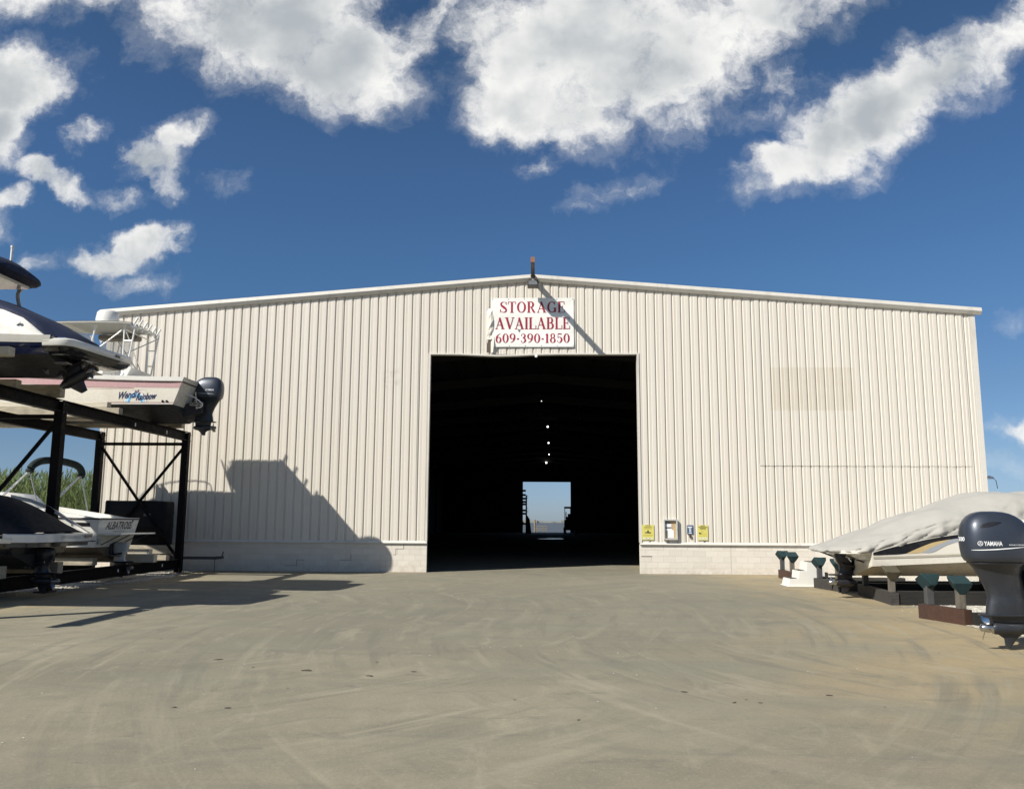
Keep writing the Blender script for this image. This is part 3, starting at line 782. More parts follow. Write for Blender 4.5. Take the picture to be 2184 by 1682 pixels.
run(7.66, 14.78, 3.64, tops, dy=-.016, jagb=.012)
run(7.66, 14.78, ZB, lambda x: 3.70)
MB().box((7.68, -.040, 3.628), (14.76, -.012, 3.637)).build('lap_shadow_line', simple('lap_shade_dark', (.07, .06, .05), .9), B)  # dark strip standing in for the shadow under the sheet lap
run(14.78, W2-.02, ZB, tops)
# rake trim in lengths
def raketrim(xa, xb):
    prof = [(-.05, -.015), (-.185, 0), (-.20, -.125), (-.125, -.235), (-.05, -.235)]
    rings = [[Vector((x, y, roofz(x)+z)) for y, z in prof] for x in (xa, xb)]
    MB().loft(rings).build('rake_trim', M_TRIM, B)
for a, b in ((-15.42, -10.2), (-10.195, -4.0), (-3.995, RX), (RX, 4.3), (4.305, 10.0), (10.005, 15.44)): raketrim(a, b)
for s in (-1, 1):
    mb = MB(); x0 = s*W2
    for dx, w, y in ((-.005, .16, -.062), (.17, .05, -.058)):
        a, b = x0-s*dx, x0-s*(dx+w); mb.box((min(a, b), y, .96), (max(a, b), -.005, roofz(s*15.0)-.2))
    mb.build('corner_trim', M_TRIM, B)
# doorway trim, the header sagging a little left of the middle
mb = MB(); mb.box((DL-.075, -.075, 1.03), (DL, .16, DZ+.05)); mb.build('door_jamb', M_TRIM, B)
mb = MB(); mb.box((DR, -.075, 1.03), (DR+.075, .16, DZ+.05)); mb.build('door_jamb', M_TRIM, B)
hs = [(DL, 0), (-2.6, -.012), (-1.8, -.05), (-1.35, -.07), (-.7, -.055), (0, -.02), (.8, -.005), (DR, 0)]
MB().loft([[Vector((x, -.078, DZ+z)), Vector((x, .16, DZ+z)), Vector((x, .16, DZ+z+.055)), Vector((x, -.078, DZ+z+.055))] for x, z in hs]).build('door_header', M_TRIM, B)
MB().disc((.04, -.06, DZ-.06), .05, (0, -1, 0), .05, 12).build('door_track_stop', M_INKW, B, 40)
# sill flashing over the block wall
for a, b in ((-W2, -7.35), (-7.34, DL-.0), (DR, 6.6), (6.605, W2)):
    prof = [(-.046, 1.05), (-.052, 1.045), (-.088, .985), (-.088, .965), (-.03, .965), (-.03, 1.05)]
    MB().loft([[Vector((x, y, z)) for y, z in prof] for x in (a, b)]).build('sill_flashing', M_TRIM, B)
# a ripped sheet left of the banner
mb = MB(); rb = random.Random(4); rows = []
for i in range(9):
    f = i/8; zz = 8.02+1.12*f; o = .085*math.sin(PI*min(1, (1-f)*1.1))+.015
    rows.append([Vector((-1.71+rb.uniform(-.008, .008), -.055, zz)), Vector((-1.62, -.06-o*.6+rb.uniform(-.02, .02), zz+rb.uniform(-.01, .01))), Vector((-1.54, -.06-o+rb.uniform(-.03, .03), zz)), Vector((-1.46, -.065-o*.5, zz))])
mb.loft(rows, False, False).build('bent_sheet', M_WALL, B)
mb = MB(); mb.box((-1.69, -.0545, 7.56), (-1.56, -.050, 8.03)); mb.build('torn_gap', simple('torn_gap_dark', (.10, .075, .06), .9, var=.3), B)
MB().loft([[Vector((-1.54, -.06, 7.55)), Vector((-1.47, -.12, 7.55)), Vector((-1.40, -.06, 7.55))], [Vector((-1.55, -.06, 7.8)), Vector((-1.44, -.17, 7.8)), Vector((-1.40, -.06, 7.8))], [Vector((-1.5, -.06, 8.2)), Vector((-1.44, -.10, 8.2)), Vector((-1.40, -.06, 8.2))]], False, False).build('bent_sheet', M_WALL, B)
# block wall
def blockmesh(l, nm):
    mb = MB().bbox((0, 0, 0), (l-.005, .12, .1937-.0035), .003); o = mb.build(nm, M_BLOCK, B); return o
full = blockmesh(.3985, 'block'); half = blockmesh(.19925, 'block')
used = {id(full): False, id(half): False}
def put(o, p, ry):
    if not used[id(o)]: used[id(o)] = True; c = o
    else: c = o.copy(); COL.objects.link(c); c.parent = B
    c.location = p; c.rotation_euler = (0, 0, ry)
rb = random.Random(9)
for xa, xb in ((-W2, DL-.0), (DR, W2)):
    n = round((xb-xa)/.4); u = (xb-xa)/n
    sc = u/.3985
    for r in range(5):
        x = xa; z = .0005+r*.1937
        row = [1]*n if r % 2 == 0 else [.5]+[1]*(n-1)+[.5]
        for k in row:
            yo = -.022+rb.uniform(-.0015, .0015)
            put(full if k == 1 else half, (x, yo, z+rb.uniform(-.0008, .0008)), 0); x += k*u
mb = MB(); mb.box((-W2+.01, -.0165, 0), (DL-.01, .16, .968)); mb.box((DR+.01, -.0165, 0), (W2-.01, .16, .968))
mb.build('mortar_joints', M_MORTAR, B, kind='stuff')
M_CRACK = simple('crack_dark', (.12, .10, .08), .9, var=.3)
MB().box((6.585, -.0262, .02), (6.597, -.005, .96)).build('expansion_joint', simple('joint_paint', (.40, .36, .30), .9), B)
for pts in ([(-4.80, .58), (-4.72, .58), (-4.72, .775), (-4.45, .775), (-4.45, .93)], [(-8.5, .194), (-8.1, .194), (-8.1, .388), (-7.85, .388)], [(-6.62, .39), (-6.25, .39), (-6.25, .58)], [(8.9, .194), (9.5, .194)], [(3.6, .585), (3.95, .57)]):
    for p, q in zip(pts, pts[1:]): MB().box((min(p[0], q[0])-.006, -.0268, min(p[1], q[1])-.006), (max(p[0], q[0])+.006, -.01, max(p[1], q[1])+.006)).build('crack', M_CRACK, B)
# liner added to block light and keep the inside dark, side walls, roof, back wall
mb = MB()
def wallpoly(x0, x1, za, zb_f, y0, y1):
    n = 8; xs = [x0+(x1-x0)*i/n for i in range(n+1)]
    if x0 < RX < x1: xs = sorted(xs+[RX])
    poly = [(x0, za), (x1, za)] + [(x, zb_f(x)) for x in reversed(xs)]
    mb.prism(poly, y0, y1, 1)
lt = lambda x: roofz(x)-.14
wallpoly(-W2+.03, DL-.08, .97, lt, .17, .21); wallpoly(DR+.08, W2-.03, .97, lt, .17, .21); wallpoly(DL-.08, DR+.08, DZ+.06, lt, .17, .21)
mb.build('light_block_liner', M_LINER, B)
def skew(v): return Vector((v[0]+SK*v[1], v[1], v[2]))
for s, nm in ((-1, 'side_wall'), (1, 'side_wall')):
    mb = MB(); a, b = (-W2, -W2+.08) if s < 0 else (W2-.08, W2)
    mb.box((a, .0, 0), (b, LEN, EZ-.15)); mb.v = [skew(v) for v in mb.v]; mb.build(nm, M_TRIM, B)
    mb = MB(); a, b = (-W2+.09, -W2+.12) if s < 0 else (W2-.12, W2-.09)
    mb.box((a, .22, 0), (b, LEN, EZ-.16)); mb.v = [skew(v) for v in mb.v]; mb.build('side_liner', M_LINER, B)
    e = s*15.4
    mb = MB(); mb.prism([(e, roofz(e)-.03), (RX, RZ-.03), (RX, RZ-.13), (e, roofz(e)-.13)], -.04, LEN, 1); mb.v = [skew(v) for v in mb.v]; mb.build('roof', M_TRIM, B)
    mb = MB(); e2 = s*15.1; mb.prism([(e2, roofz(e2)-.135), (RX, RZ-.135), (RX, RZ-.16), (e2, roofz(e2)-.16)], .22, LEN, 1); mb.v = [skew(v) for v in mb.v]; mb.build('roof_liner', M_LINER, B)
mb = MB(); o = SK*LEN
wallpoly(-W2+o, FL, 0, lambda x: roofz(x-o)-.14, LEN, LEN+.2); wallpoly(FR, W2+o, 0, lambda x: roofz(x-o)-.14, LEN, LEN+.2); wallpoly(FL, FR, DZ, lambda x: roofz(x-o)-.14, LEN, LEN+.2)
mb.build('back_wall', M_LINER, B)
for k in range(12):
    yy = 2.2+k*8.2; mb = MB(); o = SK*yy
    for s in (-1, 1):
        mb.box((s*14.75+o-.15, yy-.1, 0), (s*14.75+o+.15, yy+.1, 8.8))
        mb.bar((s*14.9+o, yy, 8.55), (RX+o, yy, 9.85), .2, .5)
    mb.build('portal_frame', M_DARKSTEEL, B)
mb = MB()
for s in (-1, 1):
    for k in range(9):
        xx = s*(1.2+k*1.6); zz = roofz(xx)-.26
        mb.bar((xx, .25, zz), (xx+SK*LEN, LEN, zz), .08, .2)
mb.build('purlins', M_DARKSTEEL, B)

# hoist beam at the ridge, floodlight hung below it
hb = thing('hoist_beam', 'rusty steel hoist beam sticking out from the roof peak', 'hoist beam', (RX+.03, 0, 10.19))
mb = MB()
for z0, z1, w in ((-.075, -.058, .062), (-.058, .058, .012), (.058, .075, .062)): mb.box((-w, -2.35, z0), (w, .6, z1))
mb.build('beam', M_LAMPK, hb)
MB().box((-.066, -2.40, -.085), (.066, -2.352, .085)).build('end_plate', M_ORANGE, hb)
MB().box((-.09, -.30, .076), (.09, -.205, .10)).build('bracket', M_LAMPK, hb)
fl = thing('flood_light', 'dark boxy floodlight mounted under the roof peak above the banner', 'floodlight', (RX+.03, -.60, 9.91))
mb = MB(); mb.bbox((-.19, -.22, -.14), (.19, .22, .05), .015); mb.build('lamp_housing', M_LAMPK, fl)
MB().loft([[Vector((-.20, -.02, .052)), Vector((.20, -.02, .052)), Vector((.20, .14, .052)), Vector((-.20, .14, .052))], [Vector((-.16, .02, .13)), Vector((.16, .02, .13)), Vector((.16, .13, .13)), Vector((-.16, .13, .13))]]).build('hood', M_LAMPK, fl)
MB().box((-.15, -.228, -.12), (.15, -.222, .025)).build('lens', M_GLASSY, fl)
mb = MB(); mb.box((-.03, .0, .13), (.03, .04, .20)); mb.box((-.045, -.20, .052), (.045, -.14, .085)); mb.build('mount', M_PLATE, fl)

# banner
bn = thing('banner', 'white vinyl banner reading STORAGE AVAILABLE 609-390-1850 in crimson', 'banner', (0, 0, 0))
mb = MB(); n, m_ = 24, 14; rbn = random.Random(8)
def bpt(f, g):
    x = (-1.545+2.91*f) + (.06*(1-g))*(1-f); z = 7.755+1.765*g + .02*f*0
    y = -.088 - .018*math.sin(f*9+g*3)*.5 - .012*math.sin(g*11+f*2)
    return Vector((x, y, z))
mb.loft([[bpt(i/n, j/m_) for i in range(n+1)] for j in range(m_+1)], False, False).build('sheet', M_BANNER, bn, 60)
YF = lambda x, z: bpt((x+1.545)/2.91, (z-7.755)/1.765).y
mb = MB()
serif_line(mb, 'STORAGE', -1.24, 1.06, 8.985, .40, YF)
serif_line(mb, 'AVAILABLE', -1.40, 1.235, 8.395, .415, YF, gap=.03)
serif_line(mb, '609-390-1850', -1.385, 1.215, 7.90, .335, YF, gap=.09)
mb.build('lettering', M_CRIM, bn)
mb = MB()
for i in range(6):
    for g in (.025, .975):
        p = bpt(.012+.976*i/5, g); mb.disc(p+Vector((0, -.004, 0)), .016, (0, -1, 0), .004, 8)
mb.build('grommets', M_STEEL, bn)
MB().add([(x, YF(x, z)-.008, z) for x, z in ((-.62, 8.40), (-.50, 8.38), (-.555, 8.27))], [(0, 1, 2)]).build('tear', M_GLASSY, bn)

# notices by the doorway
def notice(name, label, x0, x1, z0, z1, m, bars, grp=None):
    o = thing(name, label, 'sign', ((x0+x1)/2, -.06, z0), grp); w = x1-x0; h = z1-z0
    MB().bbox((-w/2, -.012, 0), (w/2, 0, h), .003).build('board', m, o)
    by = {}
    for (fx0, fx1, fz0, fz1, mm) in bars:
        by.setdefault(mm.name, (MB(), mm))[0].box((-w/2+w*fx0, -.0145, h*fz0), (-w/2+w*fx1, -.0125, h*fz1))
    for nm, (q, mm) in by.items(): q.build('print', mm, o)
    mb = MB()
    for fx in (-.4, .4): mb.disc((fx*w*0, -.0125, h*(.97 if fx > 0 else .03)), .008, (0, -1, 0), .004, 8)
    mb.build('screw', M_STEEL, o)
    return o
K = M_INKK; Y2 = simple('yellow_print', (.50, .44, .08), .5, var=.05); GR = simple('pale_print', (.62, .63, .45), .5, var=.1); RD = simple('red_print', (.5, .1, .06), .5, var=.1)
ny = notice('notice_sign', 'yellow notice sign with small boat drawing beside the doorway', 3.625, 4.03, 1.12, 1.63, M_SIGNY,
       [(.27, .73, .93, .965, K), (.1, .92, .865, .885, Y2), (.2, .8, .805, .835, K), (.14, .86, .75, .77, Y2), (.16, .84, .705, .72, Y2), (.1, .9, .31, .335, Y2), (.15, .85, .265, .285, Y2), (.18, .82, .355, .37, Y2), (.08, .92, .05, .17, GR), (.42, .62, .02, .04, RD), (.3, .4, .11, .14, K), (.6, .7, .11, .14, K)])
mb = MB(); w, h = .405, .51
for poly in ([(-.10, .235), (.08, .225), (.115, .262), (-.125, .262)], [(-.05, .27), (.05, .27), (.02, .30), (-.03, .30)], [(-.014, .31), (.014, .31), (.014, .335), (-.014, .335)]): mb.prism(poly, -.0150, -.0130, 1)
mb.build('boat_drawing', K, ny)
n2 = notice('notice_sign', 'yellow notice sign of close print right of the small blue sign', 5.50, 5.84, 1.12, 1.63, M_SIGNY,
       [(.26, .74, .93, .965, K), (.05, .95, .835, .87, K), (.2, .8, .78, .805, K), (.22, .8, .72, .745, K), (.27, .5, .63, .65, Y2), (.68, .8, .63, .65, Y2), (.3, .62, .58, .595, Y2), (.3, .55, .53, .545, Y2), (.4, .85, .44, .455, Y2), (.4, .8, .40, .415, Y2), (.1, .9, .29, .325, Y2), (.08, .92, .05, .2, GR), (.3, .38, .12, .14, K), (.62, .7, .12, .14, K)])
mb = MB(); mb.prism([(-.13, .215), (-.06, .205), (-.04, .235), (-.085, .245), (-.10, .27), (-.135, .255)], -.0150, -.0130, 1); mb.build('drawing', K, n2)
notice('blue_sign', 'small dark blue sign with five white lines hanging on the ribbed wall', 5.14, 5.345, 1.32, 1.625, M_SIGNB,
       [(.1, .85, .74, .85, M_INKW), (.28, .68, .60, .68, M_INKW), (.32, .68, .45, .54, M_INKW), (.32, .68, .29, .38, M_INKW), (.24, .74, .1, .2, M_INKW)])
ho = thing('sign_hook', 'little dark box hanging under the small blue sign', 'box', (5.24, -.06, 1.21))
MB().bbox((-.035, -.05, 0), (.035, .0, .10), .008).build('box', M_LAMPK, ho)
bb = thing('bulletin_board', 'grey framed glass bulletin board with papers pinned on cork', 'bulletin board', (4.58, -.055, 1.13))
mb = MB(); w, h = .47, .69
for lo, hi in (((-w/2, -.11, 0), (-w/2+.045, 0, h)), ((w/2-.045, -.11, 0), (w/2, 0, h)), ((-w/2+.046, -.11, 0), (w/2-.046, 0, .05)), ((-w/2+.046, -.11, h-.05), (w/2-.046, 0, h))): mb.bbox(lo, hi, .006)
mb.build('frame', M_ALUF, bb)
MB().box((-w/2+.046, -.03, .051), (w/2-.046, -.005, h-.051)).build('cork_panel', M_CORK, bb)
for (x0, x1, z0, z1, mm) in ((-.18, -.0, .535, .615, M_GLASSY), (-.165, .03, .43, .53, M_PAPER), (-.185, .01, .375, .425, M_GLASSY), (-.17, .04, .31, .372, M_PAPER), (-.186, -.09, .06, .30, simple('tan_paper', (.42, .38, .27), .7)), (-.08, .105, .07, .33, M_PAPER)):
    MB().box((x0, -.036-.001*abs(x0*10), z0), (x1, -.031, z1)).build('paper', mm, bb)
MB().box((.21, -.114, .32), (.225, -.111, .36)).build('latch', M_STEEL, bb)

# small lamp on the right side wall
wl = thing('wall_lamp', 'small gooseneck lamp with dangling wire on the right corner', 'wall lamp', (W2+.12, 3.0, 3.30))
MB().tube([(-.1, 0, .05), (.3, 0, .12), (1.45, 0, .14)], .02).build('arm', M_ALUF, wl, 40)
MB().loft([[Vector((1.55+r*math.cos(2*PI*k/12), r*math.sin(2*PI*k/12)*.7, z)) for k in range(12)] for r, z in ((.2, .08), (.15, .15), (.04, .19))]).build('lamp_shade', M_INKW, wl, 40)
MB().tube([(1.68, 0, .12), (1.80, 0, .02), (1.84, 0, -.28)], .012).build('wire', M_LAMPK, wl)

# ================================================================== INSIDE THE SHED
names = ['nearest the open doorway', 'second in the row from the doorway', 'third in the row from the doorway', 'fourth in the row from the doorway', 'farthest back, over the rear doorway']
for i, (x, y, r) in enumerate(((.36, 25.3, .028), (.95, 40.4, .08), (1.22, 55, .085), (1.48, 69.7, .075), (1.30, 83.9, .13))):
    L = thing('hanging_lamp', 'lit bulb lamp hanging along the shed ridge, '+names[i], 'lamp', (x, y, 9.45), 'lit lamps along the dark shed ridge')
    MB().loft([[Vector((rr*math.cos(2*PI*k/10), rr*math.sin(2*PI*k/10), z*r)) for k in range(10)] for rr, z in ((r*.05, -1), (r*.7, -.7), (r, 0), (r*.7, .7), (r*.2, 1))]).build('bulb', M_BULB, L, 60)
    mb = MB(); mb.tube([(0, 0, r), (0, 0, .62)], .015, 6); mb.build('cord', M_DARKSTEEL, L)
rk = thing('storage_rack', 'tall dark boat rack standing inside by the rear doorway', 'storage rack', (-1.7, 90, 0))
for x in (-1.4, -.42, .18): MB().box((x, -.12, 0), (x+.2, .1, 6.05 if x < .1 else 5.3)).build('post', M_DARKSTEEL, rk)
for z in (1.2, 2.6, 3.05, 3.9, 4.25, 4.7, 5.2, 5.8): MB().box((-1.5, .1, z), (.2, .3, z+.28)).build('shelf_beam', M_DARKSTEEL, rk)
MB().loft([[Vector((.3, -.4, 0)), Vector((1.0, -.4, 0)), Vector((1.0, .4, 0)), Vector((.3, .4, 0))], [Vector((.2, -.4, 2.8)), Vector((.75, -.4, 2.0)), Vector((.75, .4, 2.0)), Vector((.2, .4, 2.8))]]).build('stack_cover', M_DARKSTEEL, rk)
for z in (2.9, 3.1, 3.45, 4.9, 5.2): MB().box((.38, -.1, z), (.55, .0, z+.05)).build('arm', M_DARKSTEEL, rk)
fk = thing('forklift', 'dark boat forklift parked inside by the rear doorway', 'forklift', (4.65, 90, 0))
for x in (-.78, .0): MB().box((x, -1.4, .1), (x+.09, -1.2, 3.7)).build('mast_rail', M_DARKSTEEL, fk)
MB().box((-.82, -1.42, 3.45), (.13, -1.18, 3.72)).build('mast_crossbar', M_DARKSTEEL, fk)
mb = MB(); mb.bbox((-.75, -1.1, .5), (.9, 1.6, 1.95), .12); mb.bbox((-.6, -.9, 1.95), (.8, .4, 2.35), .1); mb.build('body', M_DARKSTEEL, fk)
for x, y in ((-.55, -.5), (-.55, .9), (.85, -.5), (.85, .9)): MB().box((x, y, 2.3), (x+.07, y+.07, 3.0)).build('cab_post', M_DARKSTEEL, fk)
MB().box((-.3, -.5, 2.35), (.1, -.1, 2.75)).build('seat_back', M_DARKSTEEL, fk)
for x in (-.85, .75):
    for y in (-.8, 1.1): MB().disc((x, y, .45), .45, (1, 0, 0), .3, 16).build('wheel', M_TYRE, fk, 40)
for s in (-.6, -.1): MB().box((s, -3.0, .12), (s+.14, -1.3, .2)).build('fork', M_DARKSTEEL, fk)
# waterfront outside the rear doorway
for i, (x, z, lab) in enumerate(((-1.55, 1.86, 'left and shorter'), (-.28, 1.95, 'right and taller'))):
    p = tag(MB().tube([(0, 0, -2.4), (0, 0, z)], [.16, .13], 12).build('dock_piling', M_PIL, None, 40, loc=(x, 104.6+i*.4, 0)), f'{lab} of two round wooden dock pilings seen through the far doorway', 'piling', 'dock pilings seen through the rear doorway')
dk = thing('dock_ramp', 'pale wooden dock ramp with rails beyond the far doorway', 'dock', (.5, 104.4, 0))
for k in range(9): MB().box((-.55, .1+k*.34, -.12), (1.1, .42+k*.34, -.06)).build('plank', M_PIL, dk)
for x in (-.5, .55, 1.05):
    MB().box((x-.05, .2, -2.4), (x+.05, .3, .98)).build('post', M_PIL, dk)
for z in (.25, .55, .9): MB().box((-.9, .14, z), (1.15, .19, z+.09)).build('rail', M_PIL, dk)

# ================================================================== BOAT PARTS
def propeller(parent, c, axis, r, m, name='propeller', blades=3, a0=.4):
    c = Vector(c); ax = Vector(axis).normalized(); u = ax.orthogonal().normalized(); w = ax.cross(u); mb = MB()
    mb.loft([[c+ax*h+(u*math.cos(2*PI*k/12)+w*math.sin(2*PI*k/12))*rr for k in range(12)] for h, rr in ((-.02, r*.30), (.06, r*.32), (.15, r*.26), (.17, r*.12))])
    for b in range(blades):
        an = a0+2*PI*b/blades; rings = []
        for i in range(7):
            f = i/6; rad = r*(.26+.74*f); ch = r*(.30+.55*math.sin(PI*min(1, f*.9+.08)))*.62; tw = .9-.45*f
            d = u*math.cos(an+f*.35)+w*math.sin(an+f*.35); tn = ax.cross(d)
            e = (tn*math.cos(tw)+ax*math.sin(tw)); nn = e.cross(d).normalized()*.006
            p = c+ax*(.06+.03*f)+d*rad
            rings.append([p-e*ch*.5, p+nn, p+e*ch*.5, p-nn])
        mb.loft(rings)
    return mb.build(name, m, parent, 50)

def outboard(root, mount, aft, scale=1., number=None, white_line=True):
    """mount: point under the cowl's middle at skeg height; aft: +1/-1 along x"""
    mx, my, mz = mount
    def X(a, y, z): return Vector((mx+aft*a*scale, my+y*scale, mz+z*scale))
    def rings(rows, e):
        out = []
        for z, a0, a1, hw in rows:
            out.append([X(p.x, p.y, p.z) for p in superring(z, a0, a1, hw, e, 36)])
        return out
    leg_rows = [(1.135, -.42, .43, .235), (1.06, -.32, .365, .175), (.97, -.30, .315, .14), (.85, -.29, .25, .12), (.72, -.30, .20, .105), (.64, -.31, .185, .108), (.58, -.33, .20, .115), (.50, -.35, .215, .115), (.43, -.36, .225, .11), (.424, -.36, .225, .11)]
    mb = MB(); mb.loft(rings(leg_rows, 2.4))
    mb.loft(rings([(.425, -.38, .31, .13), (.412, -.40, .33, .145), (.40, -.38, .315, .14)], 2.2))
    mb.loft(rings([(.405, -.34, .17, .06), (.33, -.33, .15, .05), (.25, -.32, .12, .05), (.16, -.24, .10, .035), (.10, -.17, .01, .016), (.0, -.09, .0, .009)], 2.0))
    # gearcase torpedo
    rg = []
    for a, r in ((-.38, .012), (-.36, .045), (-.30, .072), (-.20, .088), (0, .09), (.12, .085), (.15, .075)):
        rg.append([X(a, r*math.cos(2*PI*k/18), .236+r*math.sin(2*PI*k/18)) for k in range(18)])
    mb.loft(rg)
    leg = mb.build('outboard_motor', M_MID, root, 42)
    cow_rows = [(1.12, -.42, .40, .24), (1.135, -.46, .43, .262), (1.18, -.485, .455, .275), (1.20, -.49, .462, .282), (1.28, -.49, .475, .288), (1.40, -.47, .485, .288), (1.52, -.43, .48, .275), (1.62, -.37, .46, .25), (1.69, -.31, .425, .222), (1.745, -.235, .375, .185), (1.78, -.16, .32, .145), (1.80, -.08, .26, .095), (1.81, .02, .19, .03)]
    cowl = MB().loft(rings(cow_rows, 2.9)).build('cowl', M_COWL, leg, 50)
    MB().loft(rings([(1.118, -.425, .405, .245), (1.100, -.425, .405, .245)], 2.9)).build('cowl_seal', M_DRIVE, leg, 40)
    # clamp bracket, rigging
    mb = MB()
    for s in (-.16, .1): mb.box(*(sorted_box(X(-.36, s, .66), X(-.62, s+.06, 1.14))))
    mb.box(*sorted_box(X(-.28, -.15, .86), X(-.5, .15, 1.02)))
    mb.tube([X(-.3, .05, .72), X(-.52, .05, .98)], .03*scale); mb.tube([X(-.58, -.22, 1.06), X(-.58, .22, 1.06)], .035*scale)
    mb.build('clamp_bracket', M_DRIVE, leg, 40)
    mb = MB(); mb.tube(catmull([tuple(X(-.40, -.12, 1.17)), tuple(X(-.55, -.16, 1.22)), tuple(X(-.70, -.14, 1.12)), tuple(X(-.82, -.1, 1.16))], 5), .035*scale, 8); mb.build('rigging_hose', M_DRIVE, leg, 50)
    propeller(leg, X(.155, 0, .236), (aft, 0, 0), .19*scale, M_PROPST if scale > 1.005 else M_PROP)
    bv = bvh_of(cowl)
    def lay(vs, fs, a0, a1, z0, z1, m, nm, lift=.004, side=-1):
        # a0 -> left edge as seen from -y
        q = MB(); o = X(0, -.8, 0)
        xs = (mx+a0*scale, mx+a1*scale)
        decal(q, vs, fs, (xs[0], my-.8*scale, mz+z0*scale), (xs[1]-xs[0], 0, 0), (0, 0, (z1-z0)*scale), (0, 1, 0), bv, lift)
        return q.build(nm, m, leg)
    if aft < 0: lx0, lx1, tx0, tx1 = -.385, -.325, -.315, -.085
    else: lx0, lx1, tx0, tx1 = .035, .085, .095, .29
    zt0, zt1 = (1.345, 1.405)
    vs, fs = font_polys('YAMAHA', 0, .02, .98); lay(vs, fs, tx0, tx1, zt0, zt1, M_INKW, 'lettering')
    ring = ribbon(ell(.5, .5, .45, .45, 0, 360, .09, .09)); lay(*ring, lx0, lx1, zt0-.002, zt1+.002, M_INKW, 'emblem')
    vs = []; fs = []
    for a in (90, 210, 330):
        c_, s_ = math.cos(math.radians(a)), math.sin(math.radians(a))
        for off in (-.07, .07):
            v, f = ribbon([(.5-s_*off+c_*.1, .5+c_*off+s_*.1, .05), (.5-s_*off+c_*.36, .5+c_*off+s_*.36, .05)]); k = len(vs); vs += v; fs += [tuple(i+k for i in g) for g in f]
        v, f = ribbon([(.5, .5, .06), (.5+c_*.14, .5+s_*.14, .06)]); k = len(vs); vs += v; fs += [tuple(i+k for i in g) for g in f]
    lay(vs, fs, lx0, lx1, zt0, zt1, M_INKW, 'emblem', .0046)
    if aft < 0:
        line = [(-.44+.74*i/24, 1.285+.055*(i/24)**1.4, .012*math.sin(PI*min(1, .1+i/24*.95))+.002) for i in range(25)]
        vs, fs = ribbon([(x, z, w) for x, z, w in line]); lay(vs, fs, 0, 1, 0, 1, M_INKW, 'trim_line')
        vs, fs = font_polys('FOUR STROKE', .15, .01); lay(vs, fs, .0, .22, 1.352, 1.366, M_INKW, 'lettering')
        lens = ([(-.34, 1.585), (-.29, 1.635), (-.18, 1.665), (-.05, 1.662)], [(-.34, 1.585), (-.27, 1.588), (-.17, 1.608), (-.05, 1.655)])
        vs, fs = subpoly(lens); lay(vs, fs, 0, 1, 0, 1, M_DRIVE, 'air_intake', .003)
    else:
        line = [(-.2+.5*i/24, 1.27-.02*(i/24), .012*math.sin(PI*(.08+.84*i/24))) for i in range(25)]
        vs, fs = ribbon(line); lay(vs, fs, 0, 1, 0, 1, M_INKW, 'trim_line')
    if number:
        q = MB(); vs, fs = font_polys(number, 0, .03)
        o = X(1.0, .09, 1.42)
        decal(q, vs, fs, (mx+aft*1.0, my+aft*.075*-1*-1 if aft > 0 else my+.09, mz+1.40*scale), (0, -.17*scale, 0), (0, 0, .06*scale), (-aft, 0, 0), bv)
        q.build('lettering', M_INKW, leg)
    return leg
def sorted_box(p, q): return (tuple(min(a, b) for a, b in zip(p, q)), tuple(max(a, b) for a, b in zip(p, q)))

def stern_drive(root, mount, aft, tilt=0., scale=1., m=None, mprop=None, upper=None):
    m = m or M_DRIVE; mx, my, mz = mount
    ct, st = math.cos(math.radians(tilt)), math.sin(math.radians(tilt))
    def X(a, y, z):
        a, z = a*ct - z*st, a*st + z*ct
        return Vector((mx+aft*a*scale, my+y*scale, mz+z*scale))
    def rings(rows, e=2.6): return [[X(p.x, p.y, p.z) for p in superring(z, a0, a1, hw, e, 24)] for z, a0, a1, hw in rows]
    mb = MB()
    mb.loft(rings([(.22, .08, .32, .09), (.20, .02, .42, .14), (.10, -.02, .46, .165), (-.02, .0, .42, .16), (-.14, .03, .36, .125), (-.26, .04, .36, .10), (-.34, .04, .40, .11)]))
    drv = mb.build('stern_drive', upper or m, root, 45)
    mb = MB()
    mb.loft(rings([(-.335, -.02, .62, .13), (-.355, -.04, .64, .15), (-.37, -.02, .62, .13)], 2.2))
    mb.loft(rings([(-.365, .06, .42, .06), (-.46, .05, .40, .055), (-.56, .06, .38, .05), (-.66, .12, .34, .02), (-.80, .22, .33, .009)], 2.0))
    rg = []
    for a, r in ((-.05, .015), (-.02, .05), (.06, .085), (.2, .10), (.38, .095), (.44, .085)):
        rg.append([X(a, r*math.cos(2*PI*k/16), -.53+r*math.sin(2*PI*k/16)) for k in range(16)])
    mb.loft(rg); mb.build('gearcase', m, drv, 45)
    mb = MB(); mb.loft(rings([(.16, -.12, .06, .24), (-.24, -.12, .06, .20)], 4))
    for s in (-.17, .14): mb.tube([X(-.0, s, -.16), X(.34, s, -.10)], .03*scale, 8)
    mb.build('gimbal_housing', m, drv, 45)
    propeller(drv, X(.45, 0, -.53), X(1, 0, -.53)-X(0, 0, -.53), .19*scale, mprop or M_PROP, a0=.9)
    return drv

